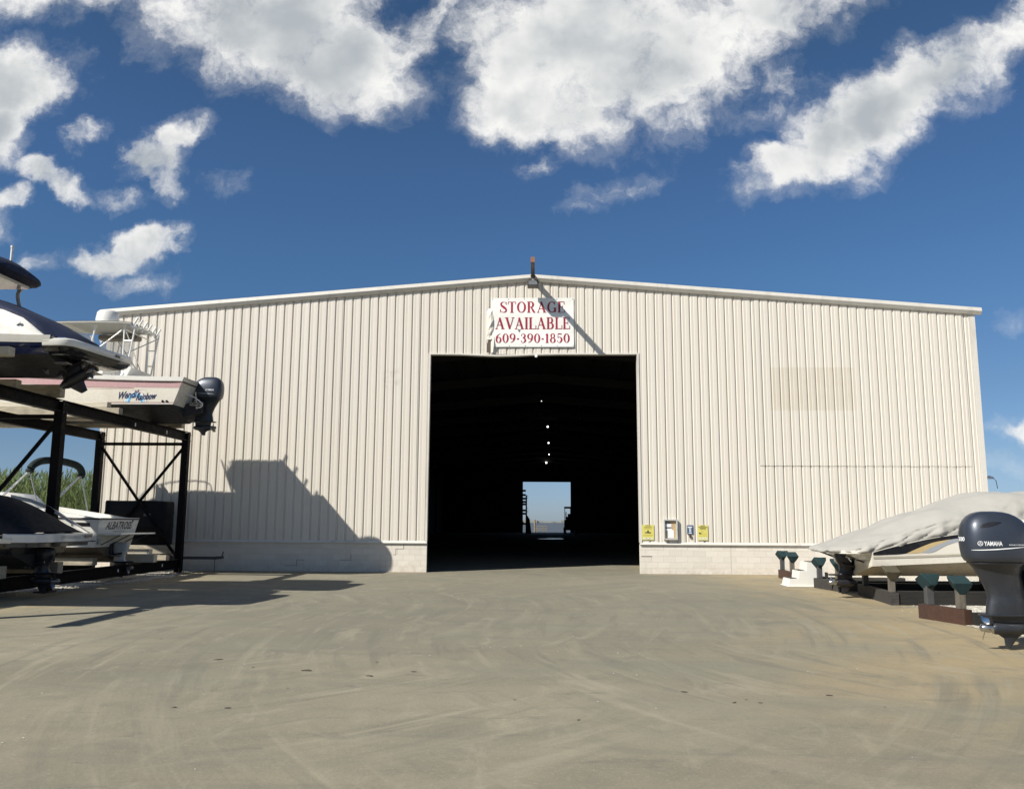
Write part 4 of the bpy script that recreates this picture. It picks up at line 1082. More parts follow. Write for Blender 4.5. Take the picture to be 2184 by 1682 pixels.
class Hull:
    """root-local hull: a = metres from the transom towards the bow, sx = direction of the bow"""
    def __init__(s, root, x0, yc, sx, L, B, zk, zc, zs, bow=.5, rake=.2, mside=None, mbot=None, full=.4, flare=.86, sheer=None, chine=None):
        s.__dict__.update(locals()); N = 26
        s.N = N; top = []; chi = []; kel = []
        for i in range(N+1):
            t = i/N; k = max(0, (t-full)/(1-full))
            hs = max(.02, B/2*(1-k**2.3)); hc = max(.012, B/2*flare*(1-k**1.7))
            zt = sheer(t*L) if sheer else zs+bow*t**1.6; z0c = chine(t*L) if chine else zc; zch = z0c+(zt-z0c)*.72*k**2; zke = min(zch-.005, zk+(zt-zk)*max(0, (t-.62)/.38)**2.2*.95)
            top.append((t, hs, zt)); chi.append((t, hc, zch)); kel.append((t, 0, zke))
        s.top, s.chi, s.kel = top, chi, kel
        def Xp(t, y, z):
            a = t*L - rake*max(0, (z-zc)/(zs-zc))*max(0, 1-t*3)
            return Vector((x0+sx*a, yc+y, z))
        s.Xp = Xp
        mb = MB(); side = []
        for sg in (-1, 1):
            rows = []
            for (t, hs, zt), (_, hc, zch) in zip(top, chi):
                rows.append([Xp(t, sg*(hc+(hs-hc)*(f**.8)), zch+(zt-zch)*f) for f in (0, .2, .4, .6, .8, 1)])
            mb.loft(rows, False, False)
        tr = [Xp(0, -hs_, z_) for hs_, z_ in s.sec(0)] + [Xp(0, hs_, z_) for hs_, z_ in reversed(s.sec(0))]
        mb.add(tr, [tuple(range(len(tr)))])
        s.hull = mb.build('hull', mside, root, 40)
        mb = MB()
        for sg in (-1, 1):
            rows = []
            for (t, hc, zch), (_, _, zke) in zip(chi, kel):
                rows.append([Xp(t, sg*hc*f, zke+(zch-zke)*f) for f in (0, .33, .66, 1)])
            mb.loft(rows, False, False)
        t0 = chi[0]; k0 = kel[0]
        mb.add([Xp(0, -t0[1], t0[2]), Xp(0, 0, k0[2]), Xp(0, t0[1], t0[2])], [(0, 1, 2)])
        s.bottom = mb.build('hull_bottom', mbot, root, 30)
    def sec(s, i):
        (t, hs, zt), (_, hc, zch) = s.top[i], s.chi[i]
        return [(hc+(hs-hc)*(f**.8), zch+(zt-zch)*f) for f in (0, .2, .4, .6, .8, 1)]
    def deck(s, m, dz=-.03, inset=.0, name='deck'):
        mb = MB(); mb.loft([[s.Xp(t, -hs+inset, zt+dz), s.Xp(t, -(hs-inset)*.5, zt+dz+.03), s.Xp(t, 0, zt+dz+.045), s.Xp(t, (hs-inset)*.5, zt+dz+.03), s.Xp(t, hs-inset, zt+dz)] for t, hs, zt in s.top], False, False)
        return mb.build(name, m, s.root, 40)
    def strip(s, f0, f1, m, name, lift=.006, t0=0, t1=1, sides=(-1, 1), transom=False):
        mb = MB()
        for sg in sides:
            rows = []
            for (t, hs, zt), (_, hc, zch) in zip(s.top, s.chi):
                if not t0-1e-6 <= t <= t1+1e-6: continue
                rows.append([s.Xp(t, sg*(hc+(hs-hc)*(f**.8)+lift), zch+(zt-zch)*f) for f in (f0, (f0+f1)/2, f1)])
            mb.loft(rows, False, False)
        return mb.build(name, m, s.root, 40)
    def rail(s, f, r, m, name='rub_rail', transom=True):
        mb = MB(); pts = [[], []]
        for j, sg in enumerate((-1, 1)):
            for (t, hs, zt), (_, hc, zch) in zip(s.top, s.chi):
                pts[j].append(s.Xp(t, sg*(hc+(hs-hc)*(f**.8)+r*.3), zch+(zt-zch)*f))
        mb.tube(pts[0][::-1]+pts[1] if transom else pts[0], r, 6)
        return mb.build(name, m, s.root, 60)

# ================================================================== LEFT: STEEL RACK
rack = thing('boat_rack', 'two level black steel boat rack with cross bracing by the left wall', 'boat rack', (0, 0, 0))
XF, XBk = -11.6, -14.5
PY = (-1.38, -8.85, -15.9)
for y in PY:
    for x in (XF, XBk):
        mb = MB()
        for dx in (-.105, .085): mb.box((x+dx, y-.10, 0), (x+dx+.02, y+.10, 4.6))
        mb.box((x-.084, y-.012, .0), (x+.084, y+.012, 4.58)); mb.box((x-.084, y-.098, .3), (x+.084, y-.084, 4.4))
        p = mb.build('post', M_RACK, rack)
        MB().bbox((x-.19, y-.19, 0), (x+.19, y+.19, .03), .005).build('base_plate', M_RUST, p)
        q = MB()
        for z in (4.3, 4.5):
            for dy in (-.07, .07): q.disc((x+.106, y+dy, z), .022, (1, 0, 0), .02, 6)
        q.build('bolts', M_DARKSTEEL, p)
def ibeam(p, q, w, h):
    mb = MB(); p, q = Vector(p), Vector(q); z = Vector((0, 0, 1))
    mb.bar(p+z*(h/2-.012), q+z*(h/2-.012), w, .024); mb.bar(p-z*(h/2-.012), q-z*(h/2-.012), w, .024); mb.bar(p, q, .02, h-.05)
    return mb
for x in (XF, XBk):
    for ya, yb in zip(PY, PY[1:]):
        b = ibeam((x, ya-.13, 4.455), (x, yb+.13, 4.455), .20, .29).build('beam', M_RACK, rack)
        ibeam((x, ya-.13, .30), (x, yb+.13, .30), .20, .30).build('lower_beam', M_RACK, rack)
    ibeam((x, PY[2]-.13, 4.455), (x, -18.5, 4.455), .20, .29).build('beam', M_RACK, rack)
mb = MB()
tags = [(-5.0, 4.44), (-2.9, 4.44)]
for y, z in tags: MB().box((XF+.011, y-.035, z-.05), (XF+.013, y+.035, z+.05)).build('tag', M_PAPER, rack)
for y, z in ((-5.4, .31), (-2.6, .31)): MB().box((XF+.011, y-.03, z-.04), (XF+.013, y+.03, z+.04)).build('tag', M_PAPER, rack)
for y in PY[:2]:
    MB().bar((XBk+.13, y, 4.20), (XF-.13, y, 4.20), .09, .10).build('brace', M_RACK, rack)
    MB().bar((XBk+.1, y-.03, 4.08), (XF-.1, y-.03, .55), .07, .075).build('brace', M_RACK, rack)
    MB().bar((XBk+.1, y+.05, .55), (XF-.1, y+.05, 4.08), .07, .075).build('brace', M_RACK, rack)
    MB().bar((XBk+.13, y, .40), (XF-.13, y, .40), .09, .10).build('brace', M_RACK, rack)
MB().box((-12.02, PY[0]-.065, 2.52), (-11.99, PY[0]-.062, 2.60)) 
def bunk(x0, x1, y, z0, z1, w=.2, m=None):
    MB().bbox((x0, y-w/2, z0), (x1, y+w/2, z1), .012).build('bunk_timber', m or M_BUNK, rack)
for x0, x1, y, z0, z1, m in ((-17.5, -12.15, -5.48, 4.862, 5.03, M_BUNKLT), (-17.5, -11.80, -5.48, 4.602, 4.858, M_BUNK), (-17.5, -11.2, -2.62, 4.602, 4.80, M_BUNK),
                             (-17.5, -11.9, -4.62, 4.602, 4.70, M_BUNK), (-17.5, -10.95, -11.95, 5.10, 5.29, M_BUNKLT), (-17.5, -11.25, -11.95, 4.602, 4.87, M_BUNK), (-17.5, -11.5, -11.95, 4.88, 5.09, M_BUNK), (-17.5, -11.3, -9.35, 4.602, 4.90, M_BUNK), (-17.5, -11.6, -10.6, 4.602, 4.82, M_BUNK), (-17.5, -11.6, -14.1, 4.602, 4.84, M_BUNK), (-17.5, -11.6, -15.3, 4.602, 5.2, M_BUNK), (-17.5, -11.7, -12.95, 4.602, 4.9, M_BUNK)): bunk(x0, x1, y, z0, z1, .22, m)
for x0, x1, y, z0, z1, m in ((-17, -11.45, -2.55, .455, .62, M_BUNK), (-17, -12.0, -2.55, .625, .80, M_BUNKLT), (-17, -11.3, -3.75, .455, .70, M_BUNKLT), (-17, -12.15, -5.6, .455, .66, M_BUNK), (-17, -11.2, -9.0, .455, .72, M_BUNK), (-17, -11.3, -11.0, .455, .72, M_BUNK)): bunk(x0, x1, y, z0, z1, .24, m)

# ------------------------------------------------------------------ WENDI'S RAINBOW, upper level
bw = thing('fishing_boat', "white fishing boat lettered Wendi's Rainbow with pink stripe on upper rack", 'boat', (-.08, .2, 0))
hw = Hull(bw, -10.42, -4.0, -1, 8.2, 2.62, 4.60, 5.03, 5.83, .50, .30, M_GEL2, M_BOTTOM, .42, .965)
hw.deck(M_GEL)
hw.strip(.84, 1.0, M_GEL, 'gunwale', .012)
hw.rail(.825, .026, simple('brown_rub_rail', (.10, .07, .06), .6))
hw.strip(.60, .79, M_PINK, 'stripe', .004)
hw.strip(.565, .58, M_CRIM, 'pinstripe', .004, .12, 1); hw.strip(.52, .528, M_PINK, 'pinstripe', .004, .1, 1)
hw.strip(.055, .07, M_CRIM, 'pinstripe', .004, 0, 1)
hw.strip(.0, .04, M_GEL, 'boot_top', .008)
bv = bvh_of(hw.hull)
def wtext(parent, body, u0, u1, z0, z1, m, bvh, ystart, shear=0, bold=0, name='lettering', slope=0, lift=.005):
    q = MB(); vs, fs = font_polys(body, shear, bold)
    decal(q, vs, fs, (u0, ystart, z0), (u1-u0, 0, slope), (0, 0, z1-z0), (0, 1, 0), bvh, lift); return q.build(name, m, parent)
# rainbow: bands of arcs (x measured towards the stern)
def arc(r0, r1, m, lift, nm='rainbow_band'):
    q = MB(); n = 22; vs = []
    for i in range(n+1):
        a = PI-PI*i/n
        vs += [(r0*math.cos(a), r0*math.sin(a)*.95), (r1*math.cos(a), r1*math.sin(a)*.95)]
    decal(q, vs, [(2*i, 2*i+1, 2*i+3, 2*i+2) for i in range(n)], (-11.53, -7, 5.095), (1, 0, 0), (0, 0, 1), (0, 1, 0), bv, lift); q.build(nm, m, bw)
arc(.165, .215, M_SKYB, .003); arc(.215, .285, M_SKYL, .003); arc(.29, .33, simple('rainbow_white', (.80, .80, .78), .3), .003); arc(.333, .346, simple('rainbow_pink', (.62, .32, .36), .3), .003)
wtext(bw, "Wendi's", -12.02, -11.38, 5.175, 5.40, M_INKN, bv, -7, .45, .03, slope=.05)
wtext(bw, 'Rainbow', -11.52, -10.90, 5.135, 5.33, M_INKN, bv, -7, .45, .03, slope=.05, lift=.006)
for x in (-10.72, -10.60):
    q = MB(); h = bv.ray_cast(Vector((x, -7, 5.12)), Vector((0, 1, 0)))[0]
    if h: q.disc(h-Vector((0, .012, 0)), .035, (0, -1, 0), .01, 12); q.disc(h-Vector((0, .024, 0)), .02, (0, -1, 0), .004, 10); q.build('through_hull', M_DRIVE, bw, 40)
# engine bracket, steering tube, motor
mb = MB(); mb.loft([[Vector((-10.41, y, z)) for y, z in ((-4.5, 4.75), (-3.5, 4.75), (-3.5, 5.15), (-4.5, 5.15))], [Vector((-9.95, y, z)) for y, z in ((-4.35, 4.9), (-3.65, 4.9), (-3.65, 5.2), (-4.35, 5.2))]])
mb.build('motor_bracket', M_BOTTOM, bw)
mb = MB(); mb.tube([(-10.25, -4.5, 5.16), (-9.85, -4.5, 5.18)], .028); mb.tube([(-10.2, -4.62, 5.09), (-9.86, -4.62, 5.10)], .028)
mb.build('steering_ram', M_STEEL, bw, 40)
MB().tube(catmull([(-10.3, -4.7, 5.42), (-10.0, -4.75, 5.30), (-9.78, -4.72, 5.12), (-9.84, -4.66, 5.03), (-10.0, -4.6, 5.02)], 6), .018, 6).build('hose', M_INKW, bw, 50)
MB().bar((-10.05, -4.42, 5.0), (-10.12, -4.42, 5.52), .04, .03).build('trim_ladder', M_ALU, bw)
outboard(bw, (-9.92, -4.0, 4.25), 1, .99)
# hardtop on pipe legs
ZT = 7.56
mb = MB(); ringsT = []
for x, dz, ya_, yb_ in ((-14.62, .03, -4.62, -3.75), (-14.5, .03, -4.80, -3.45), (-13.9, .03, -4.84, -3.18), (-13.2, .035, -4.84, -3.14), (-12.4, .025, -4.82, -3.12), (-12.08, .0, -4.78, -3.10)):
    ringsT.append([Vector((x, ya_+(yb_-ya_)*f, ZT+dz+z+.02*math.sin(PI*f))) for f, z in ((0, -.02), (.25, -.03), (.5, -.03), (.75, -.03), (1, -.02), (1, .02), (.75, .03), (.5, .03), (.25, .03), (0, .02))])
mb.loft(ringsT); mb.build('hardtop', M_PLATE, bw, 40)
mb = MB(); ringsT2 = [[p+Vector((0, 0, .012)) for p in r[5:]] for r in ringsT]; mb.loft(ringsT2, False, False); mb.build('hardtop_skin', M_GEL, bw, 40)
MB().loft([[Vector((-13.05+r*math.cos(2*PI*k/20), -4.3+r*math.sin(2*PI*k/20), ZT+.12+z)) for k in range(20)] for r, z in ((.33, 0), (.34, .08), (.31, .30), (.26, .36), (.10, .39))]).build('radome', M_GEL, bw, 40)
MB().bbox((-13.8, -3.4, ZT-.20), (-12.55, -3.02, ZT-.04), .03).build('electronics_box', simple('brown_box', (.16, .14, .11), .6), bw)
def tubes(nm, runs, r, m, parent):
    for p in runs: MB().tube(p, r, 8).build(nm, m, parent, 40)
zg = 5.94
LEGS = []
for y in (-4.66, -3.08):
    LEGS += [[(-12.30, y, zg), (-12.32, y, ZT)], [(-12.20, y, zg), (-11.98, y, ZT)], [(-13.6, y, zg+.1), (-14.2, y, ZT)], [(-13.45, y, zg+.1), (-13.2, y, ZT)]]
tubes('leg', LEGS, .024, M_WTUBE, bw)
BR = [[(-12.31, y, z), (-12.20+.22*(z-zg)/(ZT-zg), y, z)] for y in (-4.66, -3.08) for z in (6.1, 6.55, 7.05)]
BR += [[(-13.6, -4.66, 6.4), (-12.3, -4.66, 7.45)], [(-14.15, -4.66, 7.45), (-13.35, -4.66, 6.0)], [(-12.3, -3.05, 5.95), (-13.3, -3.05, 7.35)], [(-12.32, -4.66, 6.6), (-12.0, -3.05, 7.45)], [(-12.32, -3.05, 5.95), (-12.25, -4.66, 7.3)], [(-12.30, -4.66, 7.4), (-12.3, -3.05, 7.4)]]
tubes('brace', BR, .018, M_ALU, bw)
RH = []
for i in range(6):
    y = -4.66+i*.31; RH.append([(-12.10, y, ZT-.12), (-11.93, y+.01, ZT+.20)])
tubes('rod_holder', RH, .032, M_WTUBE, bw)
MB().tube([(-12.08, -4.74, ZT-.06), (-12.06, -3.88, ZT+.0), (-12.08, -3.02, ZT-.06)], .03, 8).build('rocket_rail', M_ALU, bw, 40)
for sg in (-1, 1):
    MB().tube(catmull([(-14.2, -4+sg*1.2, 5.85), (-14.25, -4+sg*1.2, 6.38), (-15.4, -4+sg*1.12, 6.55), (-16.8, -4+sg*.8, 6.72), (-18.2, -4+sg*.15, 6.9)], 6), .018, 6).build('bow_rail', M_ALU, bw, 50)
    for x, y, z in ((-15.2, 1.12, 5.95), (-16.2, .95, 6.02), (-17.2, .62, 6.12)): MB().tube([(x, -4+sg*y, z), (x-.05, -4+sg*y*.97, z+.62)], .014, 6).build('rail_post', M_ALU, bw)
# clear weather curtains in front of the helm
mb = MB(); mb.loft([[Vector((-14.1, y, ZT-.04)), Vector((-13.9, y, 6.7)), Vector((-13.55, y, zg))] for y in (-4.6, -3.9, -3.1)], False, False)
mb.loft([[Vector((-13.95, -3.06, ZT-.05)), Vector((-13.5, -3.06, zg))], [Vector((-12.75, -3.06, ZT-.05)), Vector((-12.8, -3.06, zg))]], False, False)
mb.build('weather_curtain', M_CURT, bw)
mb = MB(); mb.loft([[Vector((x, -4+y, z)) for y, z in ((-.75, 5.74), (-.6, 5.74+h), (.6, 5.74+h), (.75, 5.74))] for x, h in ((-15.6, .3), (-14.4, .62), (-13.6, .58), (-12.9, .52))]); mb.build('console', M_GEL, bw, 40)
mb = MB(); mb.loft([[Vector((x, y, z)) for x, z in ((-12.55, 5.75), (-12.2, 5.75), (-11.98, 6.22), (-12.08, 6.24), (-12.30, 6.02))] for y in (-4.75, -3.4)]); mb.build('helm_seat', M_GEL, bw)
mb = MB()
for i in range(4): mb.tube([(-12.35+.1*i, -5.2, 5.76), (-12.32+.12*i, -5.2, 5.94+.02*(i % 2))], .016, 6)
mb.build('reel_fittings', M_STEEL, bw)

# ------------------------------------------------------------------ navy cruiser, upper level
def navy_boat():
    r = thing('cruiser_boat', 'navy hulled cruiser under blue canvas on the upper rack, stern overhanging', 'boat', (0, 0, 0))
    yc = -10.6
    h = Hull(r, -10.35, yc, -1, 8.2, 2.44, 4.86, 5.20, 5.58, .75, .12, M_NAVY, M_BOTTOM, .45, .86)
    h.deck(M_GEL)
    h.strip(.70, 1.0, M_GEL, 'gunwale_band', .02)
    h.strip(.60, .70, M_GEL, 'rub_rail', .035)
    # swim platform with white lip and black underside
    def plat(zs, ins):
        rg = []
        for z, o in zs:
            P = []
            pts = [(-10.42, -1.20), (-10.1, -1.21), (-9.90, -1.18), (-9.80, -1.08), (-9.72, -.6), (-9.66, 0), (-9.60, .5), (-9.55, .98), (-9.66, 1.17), (-9.95, 1.21), (-10.42, 1.20)]
            for x, y in pts: P.append(Vector((x-o*(.5 if x > -10.3 else 0), yc+y*(1-o*.6), z)))
            rg.append(P)
        return MB().loft(rg)
    plat([(5.36, .02), (5.38, 0), (5.50, 0), (5.525, .04)], 0).build('swim_platform', M_GEL, r, 40)
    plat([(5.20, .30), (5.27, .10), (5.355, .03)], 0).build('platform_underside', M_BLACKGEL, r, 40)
    MB().box((-9.62, yc+.35, 5.41), (-9.59, yc+.52, 5.46)).build('platform_grille', M_DRIVE, r)
    MB().bbox((-10.15, yc-1.1, 5.526), (-10.0, yc-1.02, 5.56), .006).build('cleat', M_STEEL, r)
    # white coaming sides
    mb = MB(); tab = [(-10.45, 5.60), (-10.6, 5.72), (-10.95, 5.99), (-11.4, 6.17), (-12.2, 6.32), (-13.5, 6.42), (-15, 6.45), (-17, 6.40)]
    for sg in (-1, 1):
        rows = []
        for x, z in tab:
            t = (-10.35-x)/8.2; k = max(0, (t-.45)/.55); hb = 1.22*(1-k**2.3)
            rows.append([Vector((x, yc+sg*(hb-.02), 5.55+.75*max(0, t)**1.6)), Vector((x, yc+sg*(hb-.06), (5.6+z)/2)), Vector((x, yc+sg*(hb-.13), z)), Vector((x, yc+sg*(hb-.30), z+.02))])
        mb.loft(rows, False, False)
    co = mb.build('coaming', M_GEL, r, 50)
    for x, z in ((-11.02, 5.86), (-11.75, 6.02), (-11.95, 5.95)):
        mb = MB(); mb.disc((x, yc-1.165, z), .045, (0, -1, .15), .02, 10); mb.disc((x+.05, yc-1.17, z+.005), .03, (0, -1, .15), .03, 8); mb.build('vent_fitting', M_ALU, r, 40)
    # blue tonneau canvas from windscreen to stern
    mb = MB(); rows = []; rc = random.Random(2)
    ctab = [(-9.98, 5.56), (-10.04, 5.69), (-10.2, 5.80), (-10.45, 5.94), (-10.8, 6.12), (-11.4, 6.38), (-11.95, 6.60), (-12.5, 6.74), (-13.2, 6.80), (-13.6, 6.72)]
    for i in range(25):
        x = -9.98-3.6*i/24; zt = smoothtab([(-a, b) for a, b in ctab], -x)
        zb = 5.53 if x > -10.5 else min(zt-.12, smoothtab([(-a, b) for a, b in tab], -x))
        hb = (.72+.36*min(1, (-9.98-x)/.5)) ; row = []
        for k in range(17):
            a = PI*k/16; yv = -math.cos(a); f = math.sin(a)**.75
            ww = .022*noise.noise(Vector((x*2.2, yv*2.5, 3)))
            row.append(Vector((x+(.10*(1-f) if i == 0 else 0), yc+yv*hb, zb+(zt-zb)*f+ww*f)))
        rows.append(row)
    mb.loft(rows, False, False); mb.build('canvas_cover', M_CANVASN, r, 60)
    # windscreen frame, hardtop with blue canvas
    mb = MB(); mb.tube(catmull([(-12.35, yc-.98, 7.25), (-12.46, yc-1.0, 7.1), (-12.42, yc-1.0, 6.85), (-12.3, yc-1.0, 6.62), (-12.0, yc-1.02, 6.42)], 5), .045, 8); mb.build('arch_leg', M_PLATE, r, 50)
    mb = MB(); mb.tube(catmull([(-12.35, yc+.98, 7.25), (-12.46, yc+1.0, 7.1), (-12.42, yc+1.0, 6.85), (-12.3, yc+1.0, 6.62), (-12.0, yc+1.02, 6.42)], 5), .045, 8); mb.build('arch_leg', M_PLATE, r, 50)
    rg = []
    for x, zt, zb, hb in ((-14.6, 7.3, 7.28, .8), (-14.2, 7.62, 7.26, 1.0), (-13.2, 7.80, 7.24, 1.05), (-12.4, 7.72, 7.22, 1.03), (-12.0, 7.58, 7.22, .96), (-11.8, 7.42, 7.24, .82), (-11.74, 7.32, 7.28, .7)):
        rg.append([Vector((x, yc-math.cos(PI*k/12)*hb, zb+(zt-zb)*math.sin(PI*k/12)**.6)) for k in range(13)] + [Vector((x, yc+hb*.6, zb-.02)), Vector((x, yc-hb*.6, zb-.02))])
    MB().loft(rg).build('hardtop_canvas', M_CANVASN, r, 50)
    MB().bbox((-14.2, yc-.8, 7.14), (-12.05, yc+.8, 7.215), .02).build('hardtop_liner', M_GEL, r)
    MB().tube([(-11.83, yc-.75, 7.27), (-11.98, yc-1.0, 6.55)], .016, 6).build('strap', M_CANVASN, r)
    mb = MB(); mb.disc((-12.05, yc, 7.6), .03, (0, 0, 1), .30, 12); mb.disc((-12.05, yc, 7.90), .038, (0, 0, 1), .06, 12); mb.build('anchor_light', M_GEL, r, 40)
    MB().bbox((-13.9, yc-1.02, 6.65), (-12.6, yc-.98, 7.2), .01).build('side_window', M_CURT, r)
    stern_drive(r, (-10.85, yc-.15, 5.27), 1, 30, 1.34)
    mb = MB()
    for s in (-.75, .55): mb.box((-10.4, yc+s, 5.06), (-10.12, yc+s+.24, 5.09))
    mb.build('trim_tab', M_PROP, r)
    return r
nb = navy_boat()
nb2 = copy_tree(nb); nb2.location = (-1.0, -3.68, 0)
nb2['label'] = 'cruiser on the upper rack nearest the viewer, mostly past the left edge'

# ------------------------------------------------------------------ ALBATROSS, lower level
ab = thing('cuddy_boat', 'white boat with ALBATROSS across its transom on the lower rack', 'boat', (0, 0, 0))
ya = -5.0
ha = Hull(ab, -11.98, ya, -1, 7.0, 2.3, .55, .96, 1.76, .62, .16, M_GEL, M_BOTBROWN, .42, .88)
ha.deck(M_GEL, -.05, .04)
ha.rail(.955, .022, M_BLACKGEL); ha.strip(.20, .235, M_BLACKGEL, 'boot_stripe', .004)
bv = bvh_of(ha.hull)
wtext(ab, 'Albemarle', -14.15, -12.95, 1.42, 1.66, M_INKK, bv, -8, .35, .015)
q = MB(); decal(q, [(0, 0), (1, 0), (1, 1), (0, 1)], [(0, 1, 2, 3)], (-12.62, -8, 1.54), (.52, 0, -.02), (0, 0, .10), (0, 1, 0), bv, .006); q.build('vent_louvre', M_BLACKGEL, ab)
q = MB(); p = bv.ray_cast(Vector((-12.2, -8, 1.38)), Vector((0, 1, 0)))[0]; q.disc(p, .03, (0, -1, 0), .012, 10); q.build('through_hull', M_DRIVE, ab, 40)
# transom lettering faces the lane (+x): runs along +y
def ttext(body, y0, y1, z0, z1, m, shear=0, bold=0, bvh=None, parent=None, xs=-9, rise=0.):
    q = MB(); vs, fs = font_polys(body, shear, bold)
    decal(q, vs, fs, (xs, y0, z0), (0, y1-y0, rise), (0, 0, z1-z0), (-1, 0, 0), bvh, .006); return q.build('lettering', m, parent)
ttext('ALBATROSS', -5.72, -4.22, 1.44, 1.66, M_INKK, .22, .02, bv, ab); ttext('OCEAN CITY, NJ', -5.25, -4.62, 1.355, 1.40, M_INKK, 0, .01, bv, ab)
MB().tube([(-11.62+.14, -4.97, 1.66), (-11.62+.14, -4.97, 1.70)], .022, 8).build('light_post', M_INKK, ab)
MB().bbox((-11.9, ya-1.0, 1.29), (-11.28, ya+1.1, 1.335), .012).build('swim_platform', M_GEL, ab)
tubes('strut', [[(-11.9, ya+s, 1.02), (-11.4, ya+s+.05, 1.29)] for s in (-.85, -.3, .3, .9)], .014, M_DRIVE, ab)
stern_drive(ab, (-11.96, ya, .87), 1, 0, .96, M_DRIVE, M_PROP, M_DRIVEW)
MB().box((-11.93, ya-.98, 1.04), (-11.90, ya-.78, 1.18)).build('trim_pump', M_DRIVEW, ab)
MB().add([(-11.96, -5.62, .74), (-11.96, -5.25, .74), (-11.5, -5.25, .69), (-11.5, -5.62, .69)], [(0, 1, 2, 3)]).build('trim_tab', M_PROP, ab)
for sg in (-1, 1):
    mb = MB(); mb.loft([[Vector((x, ya+sg*1.0*w, z0)), Vector((x, ya+sg*.98*w, z1)), Vector((x, ya+sg*.86*w, z1)), Vector((x, ya+sg*.86*w, z0))] for x, z0, z1, w in ((-12.1, 1.72, 1.765, 1), (-12.8, 1.75, 1.88, 1), (-13.6, 1.80, 2.0, 1), (-14.6, 1.86, 2.14, .97), (-15.6, 1.95, 2.3, .8))]); mb.build('coaming', M_GEL, ab, 40)
mb = MB(); mb.tube(catmull([(-13.9, -6.15, 3.0), (-13.88, -6.05, 3.18), (-13.85, -5.7, 3.33), (-13.8, -5.1, 3.38), (-13.75, -4.5, 3.36), (-13.7, -4.05, 3.28), (-13.68, -3.86, 3.10), (-13.68, -3.9, 2.98)], 5), .105, 10); mb.build('folded_bimini', M_CANVASG, ab, 60)
tubes('bimini_pole', [[(-13.92, -6.12, 3.02), (-14.7, -6.12, 2.2)], [(-13.95, -6.1, 3.02), (-14.78, -6.1, 2.2)], [(-13.68, -3.9, 3.0), (-14.5, -3.9, 2.12)], [(-13.72, -3.9, 3.0), (-14.58, -3.9, 2.12)], [(-13.68, -3.88, 3.0), (-13.4, -3.88, 1.95)], [(-13.9, -6.12, 3.0), (-13.55, -6.12, 1.92)]], .016, M_ALU, ab)
mb = MB(); mb.loft([[Vector((x, ya-.85, z0)), Vector((x, ya-.6, z1)), Vector((x, ya+.6, z1)), Vector((x, ya+.85, z0))] for x, z0, z1 in ((-14.3, 2.0, 2.05), (-14.7, 2.05, 2.42), (-15.6, 2.2, 2.5), (-17, 2.3, 2.42))]); mb.build('cabin', M_GEL, ab, 40)

# ------------------------------------------------------------------ dark runabout, lower level in front
db = thing('runabout_boat', 'dark covered runabout with white swim platform on lower rack in front', 'boat', (0, 0, 0))
yd = -10.0
hd = Hull(db, -11.15, yd, -1, 6.2, 2.3, .60, .95, 1.30, .5, .05, M_BLACKGEL, M_BOTTOM, .45, .86)
hd.deck(M_GEL); hd.strip(.72, 1, M_GEL, 'gunwale_band', .015)
rg = []
for z, o in ((1.21, .06), (1.225, 0), (1.385, 0), (1.40, .03)):
    rg.append([Vector((x-(o if x > -11 else 0), yd+y*(1-o*.5), z)) for x, y in ((-11.3, -1.14), (-10.85, -1.15), (-10.60, -1.08), (-10.48, -.9), (-10.44, -.45), (-10.43, 0), (-10.44, .45), (-10.48, .95), (-10.53, 1.08), (-10.7, 1.14), (-11.3, 1.14))])
MB().loft(rg).build('swim_platform', M_GEL, db, 40)
rg = [[p+Vector((-.02 if p.x > -11 else 0, 0, dz)) for p in rg[0]] for dz in (-.09, -.004)]
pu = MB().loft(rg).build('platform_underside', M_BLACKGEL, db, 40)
q = MB(); vs, fs = font_polys('PORT', 0, .01)
MB().box((-10.424, yd+.55, 1.30), (-10.418, yd+.86, 1.36)).build('decal', M_BLACKGEL, db)
q = MB(); vs, fs = font_polys('FORT LAUDERDALE', .15, .0); q.add([(-10.415-.02*abs(.3-u)*0, yd-.45+.9*u, 1.29+.06*v) for u, v in vs], fs); q.build('lettering', simple('grey_lettering', (.4, .4, .4), .5), db)
mb = MB(); rows = []
for i in range(17):
    x = -10.72-2.9*i/16; zt = smoothtab([(10.72, 1.44), (11.0, 1.66), (11.5, 2.0), (12.0, 2.22), (12.5, 2.30), (13.0, 2.18), (13.62, 1.9)], -x); zb = 1.40
    rows.append([Vector((x, yd-math.cos(PI*k/12)*(1.02+.02*math.sin(i)), zb+(zt-zb)*math.sin(PI*k/12)**.7+.015*noise.noise(Vector((x*3, k*.5, 1))))) for k in range(13)])
mb.loft(rows, False, False); mb.build('canvas_cover', M_CANVASB, db, 60)
mb = MB(); mb.loft([[Vector((x, yd+1.06, z-.09)), Vector((x, yd+1.08, z)), Vector((x, yd+1.0, z))] for x, z in ((-10.6, 1.42), (-11.0, 1.66), (-11.6, 2.02), (-12.1, 2.2), (-12.6, 2.3))], False, False); mb.build('coaming', M_GEL, db)
stern_drive(db, (-11.25, yd, .87), 1, 0, 1.0)

